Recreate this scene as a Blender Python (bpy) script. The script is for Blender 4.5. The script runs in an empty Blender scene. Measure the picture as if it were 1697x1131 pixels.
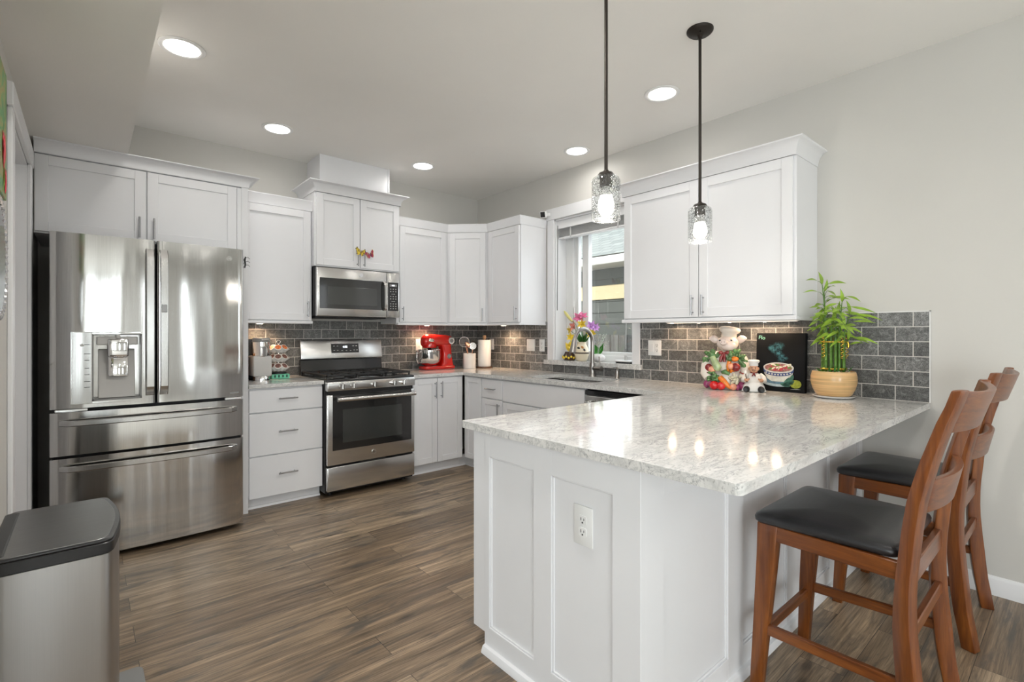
import bpy, bmesh, math, random
from mathutils import Vector, Matrix

D = bpy.data
S = bpy.context.scene
COL = S.collection
R = math.radians
random.seed(7)

# ---------------------------------------------------------------- camera
FPX, CX, CY, YAW = 821.8, 848.5, 553.5, 0.8614
cam = D.cameras.new('camera')
cam.sensor_width = 36.0
cam.sensor_fit = 'HORIZONTAL'
cam.lens = 36.0 * FPX / 1697.0
cam.shift_y = -(565.5 - CY) / 1697.0
cam.clip_start = 0.02
camo = D.objects.new('camera', cam)
COL.objects.link(camo)
camo.location = (-3.375, -4.533, 1.278)
camo.rotation_euler = (R(90), 0, YAW - R(90))
S.camera = camo

# ---------------------------------------------------------------- view + world
S.view_settings.view_transform = 'Standard'
S.view_settings.look = 'None'
S.view_settings.gamma = 1.0
S.view_settings.use_curve_mapping = False
S.view_settings.exposure = -0.07

w = D.worlds.new('sky')
S.world = w
w.use_nodes = True
wn = w.node_tree
wn.nodes.clear()
wo = wn.nodes.new('ShaderNodeOutputWorld')
bg = wn.nodes.new('ShaderNodeBackground')
tc = wn.nodes.new('ShaderNodeTexCoord')
sx = wn.nodes.new('ShaderNodeSeparateXYZ')
rp = wn.nodes.new('ShaderNodeValToRGB')
wn.links.new(tc.outputs['Generated'], sx.inputs[0])
wn.links.new(sx.outputs['Z'], rp.inputs[0])
rp.color_ramp.elements[0].position = 0.0
rp.color_ramp.elements[0].color = (0.88, 0.90, 0.92, 1)
rp.color_ramp.elements[1].position = 0.6
rp.color_ramp.elements[1].color = (0.62, 0.72, 0.86, 1)
wn.links.new(rp.outputs[0], bg.inputs['Color'])
bg.inputs['Strength'].default_value = 2.6
wn.links.new(bg.outputs[0], wo.inputs[0])


def area(name, loc, direction, sx_, sy_, energy, color=(1, 1, 1), shape='RECTANGLE', spread=180):
    l = D.lights.new(name, 'AREA')
    l.shape = shape
    l.size = sx_
    if shape in ('RECTANGLE', 'ELLIPSE'):
        l.size_y = sy_
    l.energy = energy
    l.color = color
    l.spread = R(spread)
    o = D.objects.new(name, l)
    COL.objects.link(o)
    o.location = loc
    o.rotation_euler = Vector(direction).to_track_quat('-Z', 'Y').to_euler()
    return o


sun = D.lights.new('sun', 'SUN')
sun.energy = 2.6
sun.angle = R(1.5)
sun.color = (1.0, 0.94, 0.84)
suno = D.objects.new('sun', sun)
COL.objects.link(suno)
suno.location = (-12, 4, 8)
suno.rotation_euler = Vector((math.cos(R(20)), -math.sin(R(20)), -math.tan(R(25)))).to_track_quat('-Z', 'Y').to_euler()

# area lamps outside the windows; all but the kitchen one are unseen and added
area('added_rear_light', (-3.80, -9.24, 1.30), (0, 1, -0.05), 0.42, 1.95, 14, (0.92, 0.97, 1.0))
area('added_rear_light', (-2.60, -9.24, 1.30), (0, 1, -0.05), 0.24, 1.95, 9, (0.92, 0.97, 1.0))
area('added_rear_light', (-1.20, -9.24, 1.30), (0, 1, -0.05), 0.26, 1.95, 11, (0.92, 0.97, 1.0))
area('added_slider_light', (0.24, -6.6, 1.2), (-1, 0.12, -0.05), 1.95, 2.1, 8, (0.93, 0.97, 1.0))
area('added_west_light', (-6.84, -5.9, 1.15), (1, 0.12, 0.0), 3.1, 1.9, 58, (0.93, 0.97, 1.0))
area('added_corner_light', (-5.35, -9.24, 1.25), (0.15, 1, 0.0), 1.85, 1.85, 112, (0.93, 0.97, 1.0))
area('daylight_kitchen_window', (0.30, -1.67, 1.62), (-1, 0, -0.15), 0.85, 1.0, 4.5, (0.96, 0.98, 1.0))


# ---------------------------------------------------------------- mesh helpers
class MB:
    def __init__(s, M=None):
        s.bm = bmesh.new()
        s.M = M or Matrix.Identity(4)
        s.mi = 0

    def _v(s, p):
        return s.bm.verts.new(s.M @ Vector(p))

    def _f(s, vs):
        try:
            f = s.bm.faces.new(vs)
            f.material_index = s.mi
            return f
        except ValueError:
            return None

    def _bevel(s, faces, b, seg, mind=30):
        es = set()
        for f in faces:
            if f:
                es.update(f.edges)
        es = [e for e in es if len(e.link_faces) == 2 and e.calc_face_angle(0) > R(mind)]
        if es:
            bmesh.ops.bevel(s.bm, geom=es, offset=b, segments=seg, profile=0.5, affect='EDGES', clamp_overlap=True)

    def box(s, x0, x1, y0, y1, z0, z1, b=0, seg=1):
        v = [s._v((x, y, z)) for z in (z0, z1) for y in (y0, y1) for x in (x0, x1)]
        fs = [s._f([v[i] for i in q]) for q in ((0, 2, 3, 1), (4, 5, 7, 6), (0, 1, 5, 4), (2, 6, 7, 3), (0, 4, 6, 2), (1, 3, 7, 5))]
        if b:
            bmesh.ops.recalc_face_normals(s.bm, faces=fs)
            s._bevel(fs, b, seg)
        return s

    def prism(s, pts, axis, a0, a1, b=0, seg=1):
        def mk(p, a):
            return {'x': (a, p[0], p[1]), 'y': (p[0], a, p[1]), 'z': (p[0], p[1], a)}[axis]
        A = [s._v(mk(p, a0)) for p in pts]
        B = [s._v(mk(p, a1)) for p in pts]
        n = len(pts)
        fs = [s._f(A), s._f(B[::-1])]
        for i in range(n):
            fs.append(s._f([A[i], A[(i + 1) % n], B[(i + 1) % n], B[i]]))
        if b:
            bmesh.ops.recalc_face_normals(s.bm, faces=[f for f in fs if f])
            s._bevel([f for f in fs if f], b, seg)
        return s

    def loft(s, rings, cap=True, closed=True):
        V = [[s._v(p) for p in r] for r in rings]
        n = len(V[0])
        for i in range(len(V) - 1):
            for j in range(n if closed else n - 1):
                k = (j + 1) % n
                s._f([V[i][j], V[i][k], V[i + 1][k], V[i + 1][j]])
        if cap:
            s._f(V[0][::-1])
            s._f(V[-1])
        return s

    def tube(s, pts, r, n=8, cap=True, ry=None):
        pts = [Vector(p) for p in pts]
        m = len(pts)
        rr = r if isinstance(r, (list, tuple)) else [r] * m
        rings = []
        up = None
        for i, p in enumerate(pts):
            t = (pts[min(i + 1, m - 1)] - pts[max(i - 1, 0)])
            if t.length < 1e-9:
                t = Vector((0, 0, 1))
            t.normalize()
            if up is None:
                up = Vector((0, 0, 1)) if abs(t.z) < 0.9 else Vector((0, 1, 0))
            a = t.cross(up)
            if a.length < 1e-6:
                a = t.orthogonal()
            a.normalize()
            bb = a.cross(t).normalized()
            up = bb
            q = (ry if ry is not None else 1.0)
            rings.append([p + a * (math.cos(2 * math.pi * j / n) * rr[i]) + bb * (math.sin(2 * math.pi * j / n) * rr[i] * q) for j in range(n)])
        return s.loft(rings, cap)

    def cyl(s, p0, p1, r, r1=None, n=20):
        return s.tube([p0, p1], [r, r if r1 is None else r1], n)

    def lathe(s, prof, c=(0, 0, 0), n=28, sxy=(1, 1)):
        rings = []
        for (rr, z) in prof:
            rr = max(rr, 1e-4)
            rings.append([(c[0] + math.cos(2 * math.pi * j / n) * rr * sxy[0], c[1] + math.sin(2 * math.pi * j / n) * rr * sxy[1], c[2] + z) for j in range(n)])
        return s.loft(rings, True)

    def ball(s, c, r, nu=14, nv=9, rot=None):
        r = r if isinstance(r, (list, tuple)) else (r, r, r)
        Q = rot.to_matrix() if rot is not None else Matrix.Identity(3)
        c = Vector(c)
        rings = []
        for i in range(nv + 1):
            th = math.pi * i / nv
            q = max(math.sin(th), 1e-3)
            rings.append([c + Q @ Vector((r[0] * q * math.cos(2 * math.pi * j / nu), r[1] * q * math.sin(2 * math.pi * j / nu), -r[2] * math.cos(th))) for j in range(nu)])
        return s.loft(rings, True)

    def torus(s, c, R0, r, axis='z', n=28, m=8, rot=None):
        c = Vector(c)
        rings = []
        for i in range(n + 1):
            a = 2 * math.pi * i / n
            e = {'z': Vector((math.cos(a), math.sin(a), 0)), 'x': Vector((0, math.cos(a), math.sin(a))), 'y': Vector((math.cos(a), 0, math.sin(a)))}[axis]
            k = {'z': Vector((0, 0, 1)), 'x': Vector((1, 0, 0)), 'y': Vector((0, 1, 0))}[axis]
            if rot is not None:
                e = rot.to_matrix() @ e
                k = rot.to_matrix() @ k
            rings.append([c + e * (R0 + r * math.cos(2 * math.pi * j / m)) + k * (r * math.sin(2 * math.pi * j / m)) for j in range(m)])
        s.loft(rings, False)
        bmesh.ops.remove_doubles(s.bm, verts=s.bm.verts[:], dist=1e-6)
        return s

    def leaf(s, base, tip, width, normal, bend=0.0, n=6, thick=0.0008):
        base, tip = Vector(base), Vector(tip)
        t = tip - base
        nn = Vector(normal).normalized()
        side = t.cross(nn).normalized()
        nn = side.cross(t).normalized()
        rings = []
        for i in range(n + 1):
            f = i / n
            wd = width * 0.5 * max(0.03, math.sin(math.pi * (f ** 0.75)))
            p = base + t * f + nn * (bend * math.sin(math.pi * f))
            rings.append([p - side * wd, p - nn * wd * 0.35, p + side * wd, p - nn * (wd * 0.35 - thick)])
        return s.loft(rings, True)

    def moulding(s, path, prof, flip=1, closed=False):
        """sweep a (outward, z) profile along an xy polyline with mitred corners; outward = right of travel * flip"""
        P = [Vector((p[0], p[1])) for p in path]
        n = len(P)
        rings = []
        for i in range(n):
            d0 = (P[i] - P[i - 1]).normalized() if (i > 0 or closed) else (P[1] - P[0]).normalized()
            d1 = (P[(i + 1) % n] - P[i]).normalized() if (i < n - 1 or closed) else d0
            n0 = Vector((d0.y, -d0.x)) * flip
            n1 = Vector((d1.y, -d1.x)) * flip
            m = (n0 + n1)
            m = m / max(1e-6, m.length_squared) * 2
            if abs(n0.dot(n1) - 1) < 1e-6:
                m = n0
            rings.append([(P[i].x + m.x * o, P[i].y + m.y * o, z) for o, z in prof])
        if closed:
            rings.append(rings[0])
        return s.loft(rings, not closed)

    def build(s, name, mat=None, parent=None, loc=None, smooth=0, recalc=True):
        bm = s.bm
        if recalc:
            bmesh.ops.recalc_face_normals(bm, faces=bm.faces[:])
        if parent is not None:
            L = Vector((0, 0, 0))
            q = parent
            while q is not None:
                L += q.location
                q = q.parent
        elif loc is not None:
            L = Vector(loc)
        else:
            xs = [v.co for v in bm.verts]
            lo = [min(v[i] for v in xs) for i in range(3)]
            hi = [max(v[i] for v in xs) for i in range(3)]
            L = Vector(((lo[0] + hi[0]) / 2, (lo[1] + hi[1]) / 2, lo[2]))
        bm.transform(Matrix.Translation(-L))
        if smooth:
            for f in bm.faces:
                f.smooth = True
            for e in bm.edges:
                if len(e.link_faces) == 2 and e.calc_face_angle(0) > R(smooth):
                    e.smooth = False
        me = D.meshes.new(name)
        bm.to_mesh(me)
        bm.free()
        for m in (mat if isinstance(mat, (list, tuple)) else [mat]):
            if m:
                me.materials.append(m)
        o = D.objects.new(name, me)
        COL.objects.link(o)
        if parent is not None:
            o.parent = parent
        else:
            o.location = L
        return o


def tag(o, label=None, cat=None, group=None, kind=None):
    if label:
        o['label'] = label
    if cat:
        o['category'] = cat
    if group:
        o['group'] = group
    if kind:
        o['kind'] = kind
    return o


def thing(name, label, cat, loc=(0, 0, 0), group=None):
    o = D.objects.new(name, None)
    o.empty_display_size = 0.05
    COL.objects.link(o)
    o.location = loc
    return tag(o, label, cat, group)


def struct(name, mb, m, parent=None, loc=(0, 0, 0), label=None, cat=None, smooth=0):
    o = mb.build(name, m, parent, None if parent is not None else loc, smooth)
    o['kind'] = 'structure'
    if parent is None:
        tag(o, label, cat)
    return o


def copy_tree(o, parent=None):
    c = o.copy()
    COL.objects.link(c)
    c.parent = parent
    for ch in list(o.children):
        copy_tree(ch, c)
    return c


def FA(x, y):
    """local (a across, o out, z up) on a face that looks to -y"""
    return Matrix(((1, 0, 0, x), (0, -1, 0, y), (0, 0, 1, 0), (0, 0, 0, 1)))


def FB(x, y):
    """the same on a face that looks to -x; a runs to -y"""
    return Matrix(((0, -1, 0, x), (-1, 0, 0, y), (0, 0, 1, 0), (0, 0, 0, 1)))


def FG(x, y, ang):
    """across direction at angle ang in the xy plane; out = right of it"""
    c, s_ = math.cos(ang), math.sin(ang)
    return Matrix(((c, s_, 0, x), (s_, -c, 0, y), (0, 0, 1, 0), (0, 0, 0, 1)))


def text(name, body, size, M, m, parent, depth=0.0004, align='CENTER'):
    cu = D.curves.new(name, 'FONT')
    cu.body = body
    cu.size = size
    cu.align_x = align
    cu.align_y = 'CENTER'
    cu.extrude = depth
    ob = D.objects.new(name, cu)
    COL.objects.link(ob)
    dg = bpy.context.evaluated_depsgraph_get()
    dg.update()
    me = D.meshes.new_from_object(ob.evaluated_get(dg))
    D.objects.remove(ob)
    D.curves.remove(cu)
    L = Vector((0, 0, 0))
    q = parent
    while q is not None:
        L += q.location
        q = q.parent
    me.transform(Matrix.Translation(-L) @ M)
    me.name = name
    me.materials.clear()
    me.materials.append(m)
    o = D.objects.new(name, me)
    COL.objects.link(o)
    o.parent = parent
    return o


def TA(x, y, z):
    """text placed upright on a face looking to -y"""
    return Matrix.Translation((x, y, z)) @ Matrix.Rotation(R(90), 4, 'X')


def TB(x, y, z):
    return Matrix.Translation((x, y, z)) @ Matrix.Rotation(R(-90), 4, 'Z') @ Matrix.Rotation(R(90), 4, 'X')


# ---------------------------------------------------------------- materials
def nmat(name):
    m = D.materials.new(name)
    m.use_nodes = True
    nt = m.node_tree
    b = nt.nodes.get('Principled BSDF')
    return m, nt, b


def node(nt, t, **kw):
    n = nt.nodes.new(t)
    for k, v in kw.items():
        setattr(n, k, v)
    return n


def objvec(nt, scale=(1, 1, 1), rot=(0, 0, 0), loc=(0, 0, 0)):
    t = node(nt, 'ShaderNodeTexCoord')
    mp = node(nt, 'ShaderNodeMapping')
    mp.inputs['Scale'].default_value = scale
    mp.inputs['Rotation'].default_value = rot
    mp.inputs['Location'].default_value = loc
    nt.links.new(t.outputs['Object'], mp.inputs[0])
    return mp.outputs[0]


def noise(nt, vec, scale=5, detail=3, rough=0.5, dist=0.0):
    n = node(nt, 'ShaderNodeTexNoise')
    n.inputs['Scale'].default_value = scale
    n.inputs['Detail'].default_value = detail
    n.inputs['Roughness'].default_value = rough
    n.inputs['Distortion'].default_value = dist
    nt.links.new(vec, n.inputs['Vector'])
    return n.outputs['Fac']


def ramp(nt, fac, stops):
    r = node(nt, 'ShaderNodeValToRGB')
    el = r.color_ramp.elements
    while len(el) < len(stops):
        el.new(0.5)
    for e, (p, c) in zip(el, stops):
        e.position = p
        e.color = (c[0], c[1], c[2], 1) if isinstance(c, (tuple, list)) else (c, c, c, 1)
    nt.links.new(fac, r.inputs[0])
    return r.outputs[0]


def mix(nt, fac, a, b, mode='MIX'):
    n = node(nt, 'ShaderNodeMix', data_type='RGBA', blend_type=mode)
    for i, v in ((0, fac), (6, a), (7, b)):
        if isinstance(v, (int, float)):
            n.inputs[i].default_value = v
        elif isinstance(v, (tuple, list)):
            n.inputs[i].default_value = (v[0], v[1], v[2], 1)
        else:
            nt.links.new(v, n.inputs[i])
    return n.outputs[2]


def bump(nt, b, h, strength=0.2, dist=0.01):
    n = node(nt, 'ShaderNodeBump')
    n.inputs['Strength'].default_value = strength
    n.inputs['Distance'].default_value = dist
    nt.links.new(h, n.inputs['Height'])
    nt.links.new(n.outputs[0], b.inputs['Normal'])


def mat(name, col, rough=0.5, metal=0.0, var=0.0, vs=8.0, bmp=0.0, bs=60.0, coat=0.0, spec=None, vscale=(1, 1, 1), emit=0.0):
    m, nt, b = nmat(name)
    b.inputs['Base Color'].default_value = (*col, 1)
    b.inputs['Roughness'].default_value = rough
    b.inputs['Metallic'].default_value = metal
    b.inputs['Coat Weight'].default_value = coat
    b.inputs['Coat Roughness'].default_value = 0.08
    if spec is not None:
        b.inputs['Specular IOR Level'].default_value = spec
    if emit:
        b.inputs['Emission Color'].default_value = (*col, 1)
        b.inputs['Emission Strength'].default_value = emit
    v = objvec(nt, vscale)
    f = noise(nt, v, vs, 4)
    a = max(var, 0.02)
    c = ramp(nt, f, [(0.3, tuple(x * (1 - a) for x in col)), (0.7, tuple(min(1, x * (1 + a)) for x in col))])
    nt.links.new(c, b.inputs['Base Color'])
    if bmp:
        bump(nt, b, noise(nt, v, bs, 2), bmp, 0.004)
    return m


WHITE = mat('white_cabinet_paint', (0.80, 0.80, 0.815), 0.32, var=0.01, vs=2, bmp=0.015, bs=25)
TRIM = mat('white_trim_paint', (0.82, 0.82, 0.83), 0.35, var=0.01, vs=2)
WALL = mat('greige_wall_paint', (0.620, 0.604, 0.568), 0.75, var=0.012, vs=1.5, bmp=0.06, bs=90)
CEIL = mat('greige_ceiling_paint', (0.870, 0.852, 0.815), 0.85, var=0.012, vs=1.5, bmp=0.08, bs=60)
PLASTIC = mat('white_plastic', (0.82, 0.82, 0.81), 0.35)
BLACKPL = mat('black_plastic', (0.012, 0.012, 0.013), 0.35)
BLACKGL = mat('black_enamel', (0.010, 0.010, 0.011), 0.12, coat=0.5)
DARKGL = mat('dark_oven_glass', (0.018, 0.018, 0.018), 0.06, coat=0.6)
OVENWIN = mat('oven_window_glass', (0.040, 0.042, 0.040), 0.07, coat=0.6)
IRON = mat('cast_iron', (0.018, 0.018, 0.019), 0.5, bmp=0.1, bs=300)
DARKGREY = mat('dark_grey_metal', (0.020, 0.020, 0.022), 0.55)
GREY = mat('grey_plastic', (0.23, 0.23, 0.225), 0.38)
LGREY = mat('light_grey_plastic', (0.50, 0.49, 0.47), 0.35)
CHROME = mat('chrome', (0.78, 0.78, 0.78), 0.07, 1.0)
NICKEL = mat('brushed_nickel', (0.36, 0.34, 0.32), 0.30, 1.0)
PULL = mat('satin_nickel_pull', (0.40, 0.40, 0.41), 0.28, 1.0)
BRONZE = mat('dark_bronze', (0.035, 0.028, 0.023), 0.45, 0.6)
COPPER = mat('copper', (0.72, 0.36, 0.22), 0.2, 1.0)
CERAMIC = mat('white_ceramic', (0.84, 0.83, 0.80), 0.12, coat=0.4)
PAPER = mat('white_paper_towel', (0.87, 0.87, 0.86), 0.9, bmp=0.3, bs=180)
LEATHER = mat('black_leather', (0.016, 0.016, 0.018), 0.33, bmp=0.12, bs=260, coat=0.15)
ICON = mat('pale_print', (0.62, 0.62, 0.60), 0.6)
DIGIT = mat('lit_digits', (0.9, 0.95, 1.0), 0.5, emit=2.5)
GREENPL = mat('mint_green_plastic', (0.16, 0.55, 0.36), 0.4)
LEAFG = mat('green_leaf', (0.24, 0.38, 0.035), 0.42, var=0.35, vs=14)
LEAFD = mat('dark_green_leaf', (0.045, 0.16, 0.03), 0.4, var=0.4, vs=20)
STALK = mat('bamboo_stalk', (0.09, 0.20, 0.025), 0.35, var=0.3, vs=30)
GOLD = mat('gold_ribbon', (0.80, 0.55, 0.08), 0.25, 0.8)
RED = mat('red_gloss_enamel', (0.62, 0.010, 0.006), 0.12, coat=0.7)


def steel(name, col=0.60, rough=0.22, wav=0.25, axis='z', fine=0.03, streak=1.0):
    m, nt, b = nmat(name)
    b.inputs['Metallic'].default_value = 1.0
    sc = {'z': (7.0, 7.0, 0.35), 'x': (0.7, 5, 5), 'n': (1, 1, 1)}[axis]
    v = objvec(nt, sc)
    n1 = noise(nt, v, 1.0, 1, 0.4)
    v2 = objvec(nt, (400, 400, 4) if axis == 'z' else (4, 400, 400))
    n2 = noise(nt, v2, 1.0, 2)
    c = ramp(nt, n2, [(0.3, (col * (1 - 0.07 * streak), col * (1 - 0.08 * streak), col * (1 - 0.10 * streak))), (0.7, (col * (1 + 0.05 * streak), col * (1 + 0.04 * streak), col * (1 + 0.02 * streak)))])
    nt.links.new(c, b.inputs['Base Color'])
    b.inputs['Roughness'].default_value = rough
    bn = node(nt, 'ShaderNodeBump')
    bn.inputs['Strength'].default_value = wav
    bn.inputs['Distance'].default_value = 0.02
    nt.links.new(n1, bn.inputs['Height'])
    b2 = node(nt, 'ShaderNodeBump')
    b2.inputs['Strength'].default_value = fine
    b2.inputs['Distance'].default_value = 0.001
    nt.links.new(n2, b2.inputs['Height'])
    nt.links.new(bn.outputs[0], b2.inputs['Normal'])
    nt.links.new(b2.outputs[0], b.inputs['Normal'])
    return m


STEEL = steel('brushed_stainless_steel', 0.56, 0.10, 0.32)
STEELH = steel('handle_stainless_steel', 0.58, 0.2, 0.05)
STEELR = steel('range_stainless_steel', 0.62, 0.24, 0.25, 'x')
STEELC = steel('trash_can_stainless_steel', 0.44, 0.34, 0.04, 'z', 0.0, 0.3)
STEELLID = steel('lid_stainless_steel', 0.30, 0.34, 0.05, 'x')
SINKST = steel('sink_stainless_steel', 0.66, 0.25, 0.1, 'x')


def glassy(name, tint=(1, 1, 1), refl=0.06, seeds=False):
    m, nt, b = nmat(name)
    nt.nodes.remove(b)
    out = nt.nodes.get('Material Output')
    tr = node(nt, 'ShaderNodeBsdfTransparent')
    tr.inputs[0].default_value = (*tint, 1)
    gl = node(nt, 'ShaderNodeBsdfGlossy')
    gl.inputs['Roughness'].default_value = 0.02
    gl.inputs['Color'].default_value = (1, 1, 1, 1)
    lw = node(nt, 'ShaderNodeLayerWeight')
    lw.inputs[0].default_value = 0.5
    pw = node(nt, 'ShaderNodeMath', operation='POWER')
    pw.inputs[1].default_value = 4.0
    nt.links.new(lw.outputs['Facing'], pw.inputs[0])
    mr = node(nt, 'ShaderNodeMapRange')
    nt.links.new(pw.outputs[0], mr.inputs[0])
    mr.inputs[3].default_value = refl
    mr.inputs[4].default_value = 0.75
    mx = node(nt, 'ShaderNodeMixShader')
    nt.links.new(mr.outputs[0], mx.inputs[0])
    nt.links.new(tr.outputs[0], mx.inputs[1])
    nt.links.new(gl.outputs[0], mx.inputs[2])
    last = mx.outputs[0]
    if seeds:
        v = objvec(nt)
        vo = node(nt, 'ShaderNodeTexVoronoi')
        vo.inputs['Scale'].default_value = 150
        nt.links.new(v, vo.inputs['Vector'])
        n2 = noise(nt, v, 30, 2)
        sc = ramp(nt, vo.outputs['Distance'], [(0.20, 1.0), (0.40, 0.0)])
        k = ramp(nt, n2, [(0.35, 0.35), (0.60, 1.0)])
        fac = mix(nt, 1.0, sc, k, 'MULTIPLY')
        df = node(nt, 'ShaderNodeBsdfDiffuse')
        df.inputs[0].default_value = (0.16, 0.16, 0.16, 1)
        m2 = node(nt, 'ShaderNodeMixShader')
        nt.links.new(fac, m2.inputs[0])
        nt.links.new(last, m2.inputs[1])
        nt.links.new(df.outputs[0], m2.inputs[2])
        last = m2.outputs[0]
        bn = node(nt, 'ShaderNodeBump')
        bn.inputs['Strength'].default_value = 0.5
        bn.inputs['Distance'].default_value = 0.002
        nt.links.new(vo.outputs['Distance'], bn.inputs['Height'])
        nt.links.new(bn.outputs[0], gl.inputs['Normal'])
    nt.links.new(last, out.inputs[0])
    return m


PANE = glassy('window_glass', (0.97, 0.985, 0.98), 0.04)
SEEDED = glassy('seeded_glass', (0.95, 0.96, 0.96), 0.06, True)


def emitter(name, col, strength):
    m, nt, b = nmat(name)
    b.inputs['Base Color'].default_value = (*col, 1)
    b.inputs['Emission Color'].default_value = (*col, 1)
    b.inputs['Emission Strength'].default_value = strength
    return m


BULB = emitter('lit_bulb', (1.0, 0.95, 0.88), 6.0)
LENS = emitter('lit_downlight_lens', (1.0, 0.96, 0.90), 12.0)
UCLENS = emitter('lit_strip_lens', (1.0, 0.84, 0.66), 14.0)


def tile_material():
    m, nt, b = nmat('slate_subway_tile')
    t = node(nt, 'ShaderNodeTexCoord')
    sp = node(nt, 'ShaderNodeSeparateXYZ')
    nt.links.new(t.outputs['Object'], sp.inputs[0])
    su = node(nt, 'ShaderNodeMath', operation='SUBTRACT')
    nt.links.new(sp.outputs[0], su.inputs[0])
    nt.links.new(sp.outputs[1], su.inputs[1])
    sz = node(nt, 'ShaderNodeMath', operation='SUBTRACT')
    nt.links.new(sp.outputs[2], sz.inputs[0])
    sz.inputs[1].default_value = 0.9145
    cb = node(nt, 'ShaderNodeCombineXYZ')
    ad = node(nt, 'ShaderNodeMath', operation='ADD')
    ad.inputs[1].default_value = 9.30 - 3.986 + 0.003 + 0.0775
    nt.links.new(su.outputs[0], ad.inputs[0])
    nt.links.new(ad.outputs[0], cb.inputs[0])
    nt.links.new(sz.outputs[0], cb.inputs[1])
    br = node(nt, 'ShaderNodeTexBrick')
    br.offset = 0.5
    br.offset_frequency = 2
    br.inputs['Scale'].default_value = 1.0
    br.inputs['Brick Width'].default_value = 0.155
    br.inputs['Row Height'].default_value = 0.0803
    br.inputs['Mortar Size'].default_value = 0.0021
    br.inputs['Mortar Smooth'].default_value = 0.15
    br.inputs['Color1'].default_value = (0, 0, 0, 1)
    br.inputs['Color2'].default_value = (1, 1, 1, 1)
    br.inputs['Mortar'].default_value = (0.5, 0.5, 0.5, 1)
    nt.links.new(cb.outputs[0], br.inputs['Vector'])
    sc = node(nt, 'ShaderNodeVectorMath', operation='SCALE')
    nt.links.new(br.outputs['Color'], sc.inputs[0])
    sc.inputs['Scale'].default_value = 13.0
    av = node(nt, 'ShaderNodeVectorMath', operation='ADD')
    nt.links.new(cb.outputs[0], av.inputs[0])
    nt.links.new(sc.outputs[0], av.inputs[1])
    n1 = noise(nt, av.outputs[0], 26, 8, 0.65, 1.5)
    n2 = noise(nt, av.outputs[0], 240, 3, 0.6)
    n3 = noise(nt, av.outputs[0], 14, 4, 0.6, 2.5)
    base = ramp(nt, br.outputs['Color'], [(0.0, (0.080, 0.082, 0.080)), (0.5, (0.125, 0.127, 0.124)), (1.0, (0.190, 0.192, 0.188))])
    v1 = ramp(nt, n1, [(0.30, 0.45), (0.52, 1.0), (0.72, 1.9)])
    c1 = mix(nt, 1.0, base, v1, 'MULTIPLY')
    v2 = ramp(nt, n2, [(0.35, 0.55), (0.65, 1.6)])
    c2 = mix(nt, 1.0, c1, v2, 'MULTIPLY')
    vein = ramp(nt, n3, [(0.485, 0.0), (0.50, 0.5), (0.515, 0.0)])
    c3 = mix(nt, vein, c2, (0.22, 0.22, 0.21))
    col = mix(nt, br.outputs['Fac'], c3, (0.66, 0.64, 0.60))
    nt.links.new(col, b.inputs['Base Color'])
    rr = ramp(nt, br.outputs['Fac'], [(0, 0.5), (1, 0.85)])
    nt.links.new(rr, b.inputs['Roughness'])
    inv = node(nt, 'ShaderNodeMath', operation='MULTIPLY_ADD')
    nt.links.new(br.outputs['Fac'], inv.inputs[0])
    inv.inputs[1].default_value = -1.2
    nt.links.new(n1, inv.inputs[2])
    bump(nt, b, inv.outputs[0], 0.45, 0.004)
    return m


TILE = tile_material()


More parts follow.
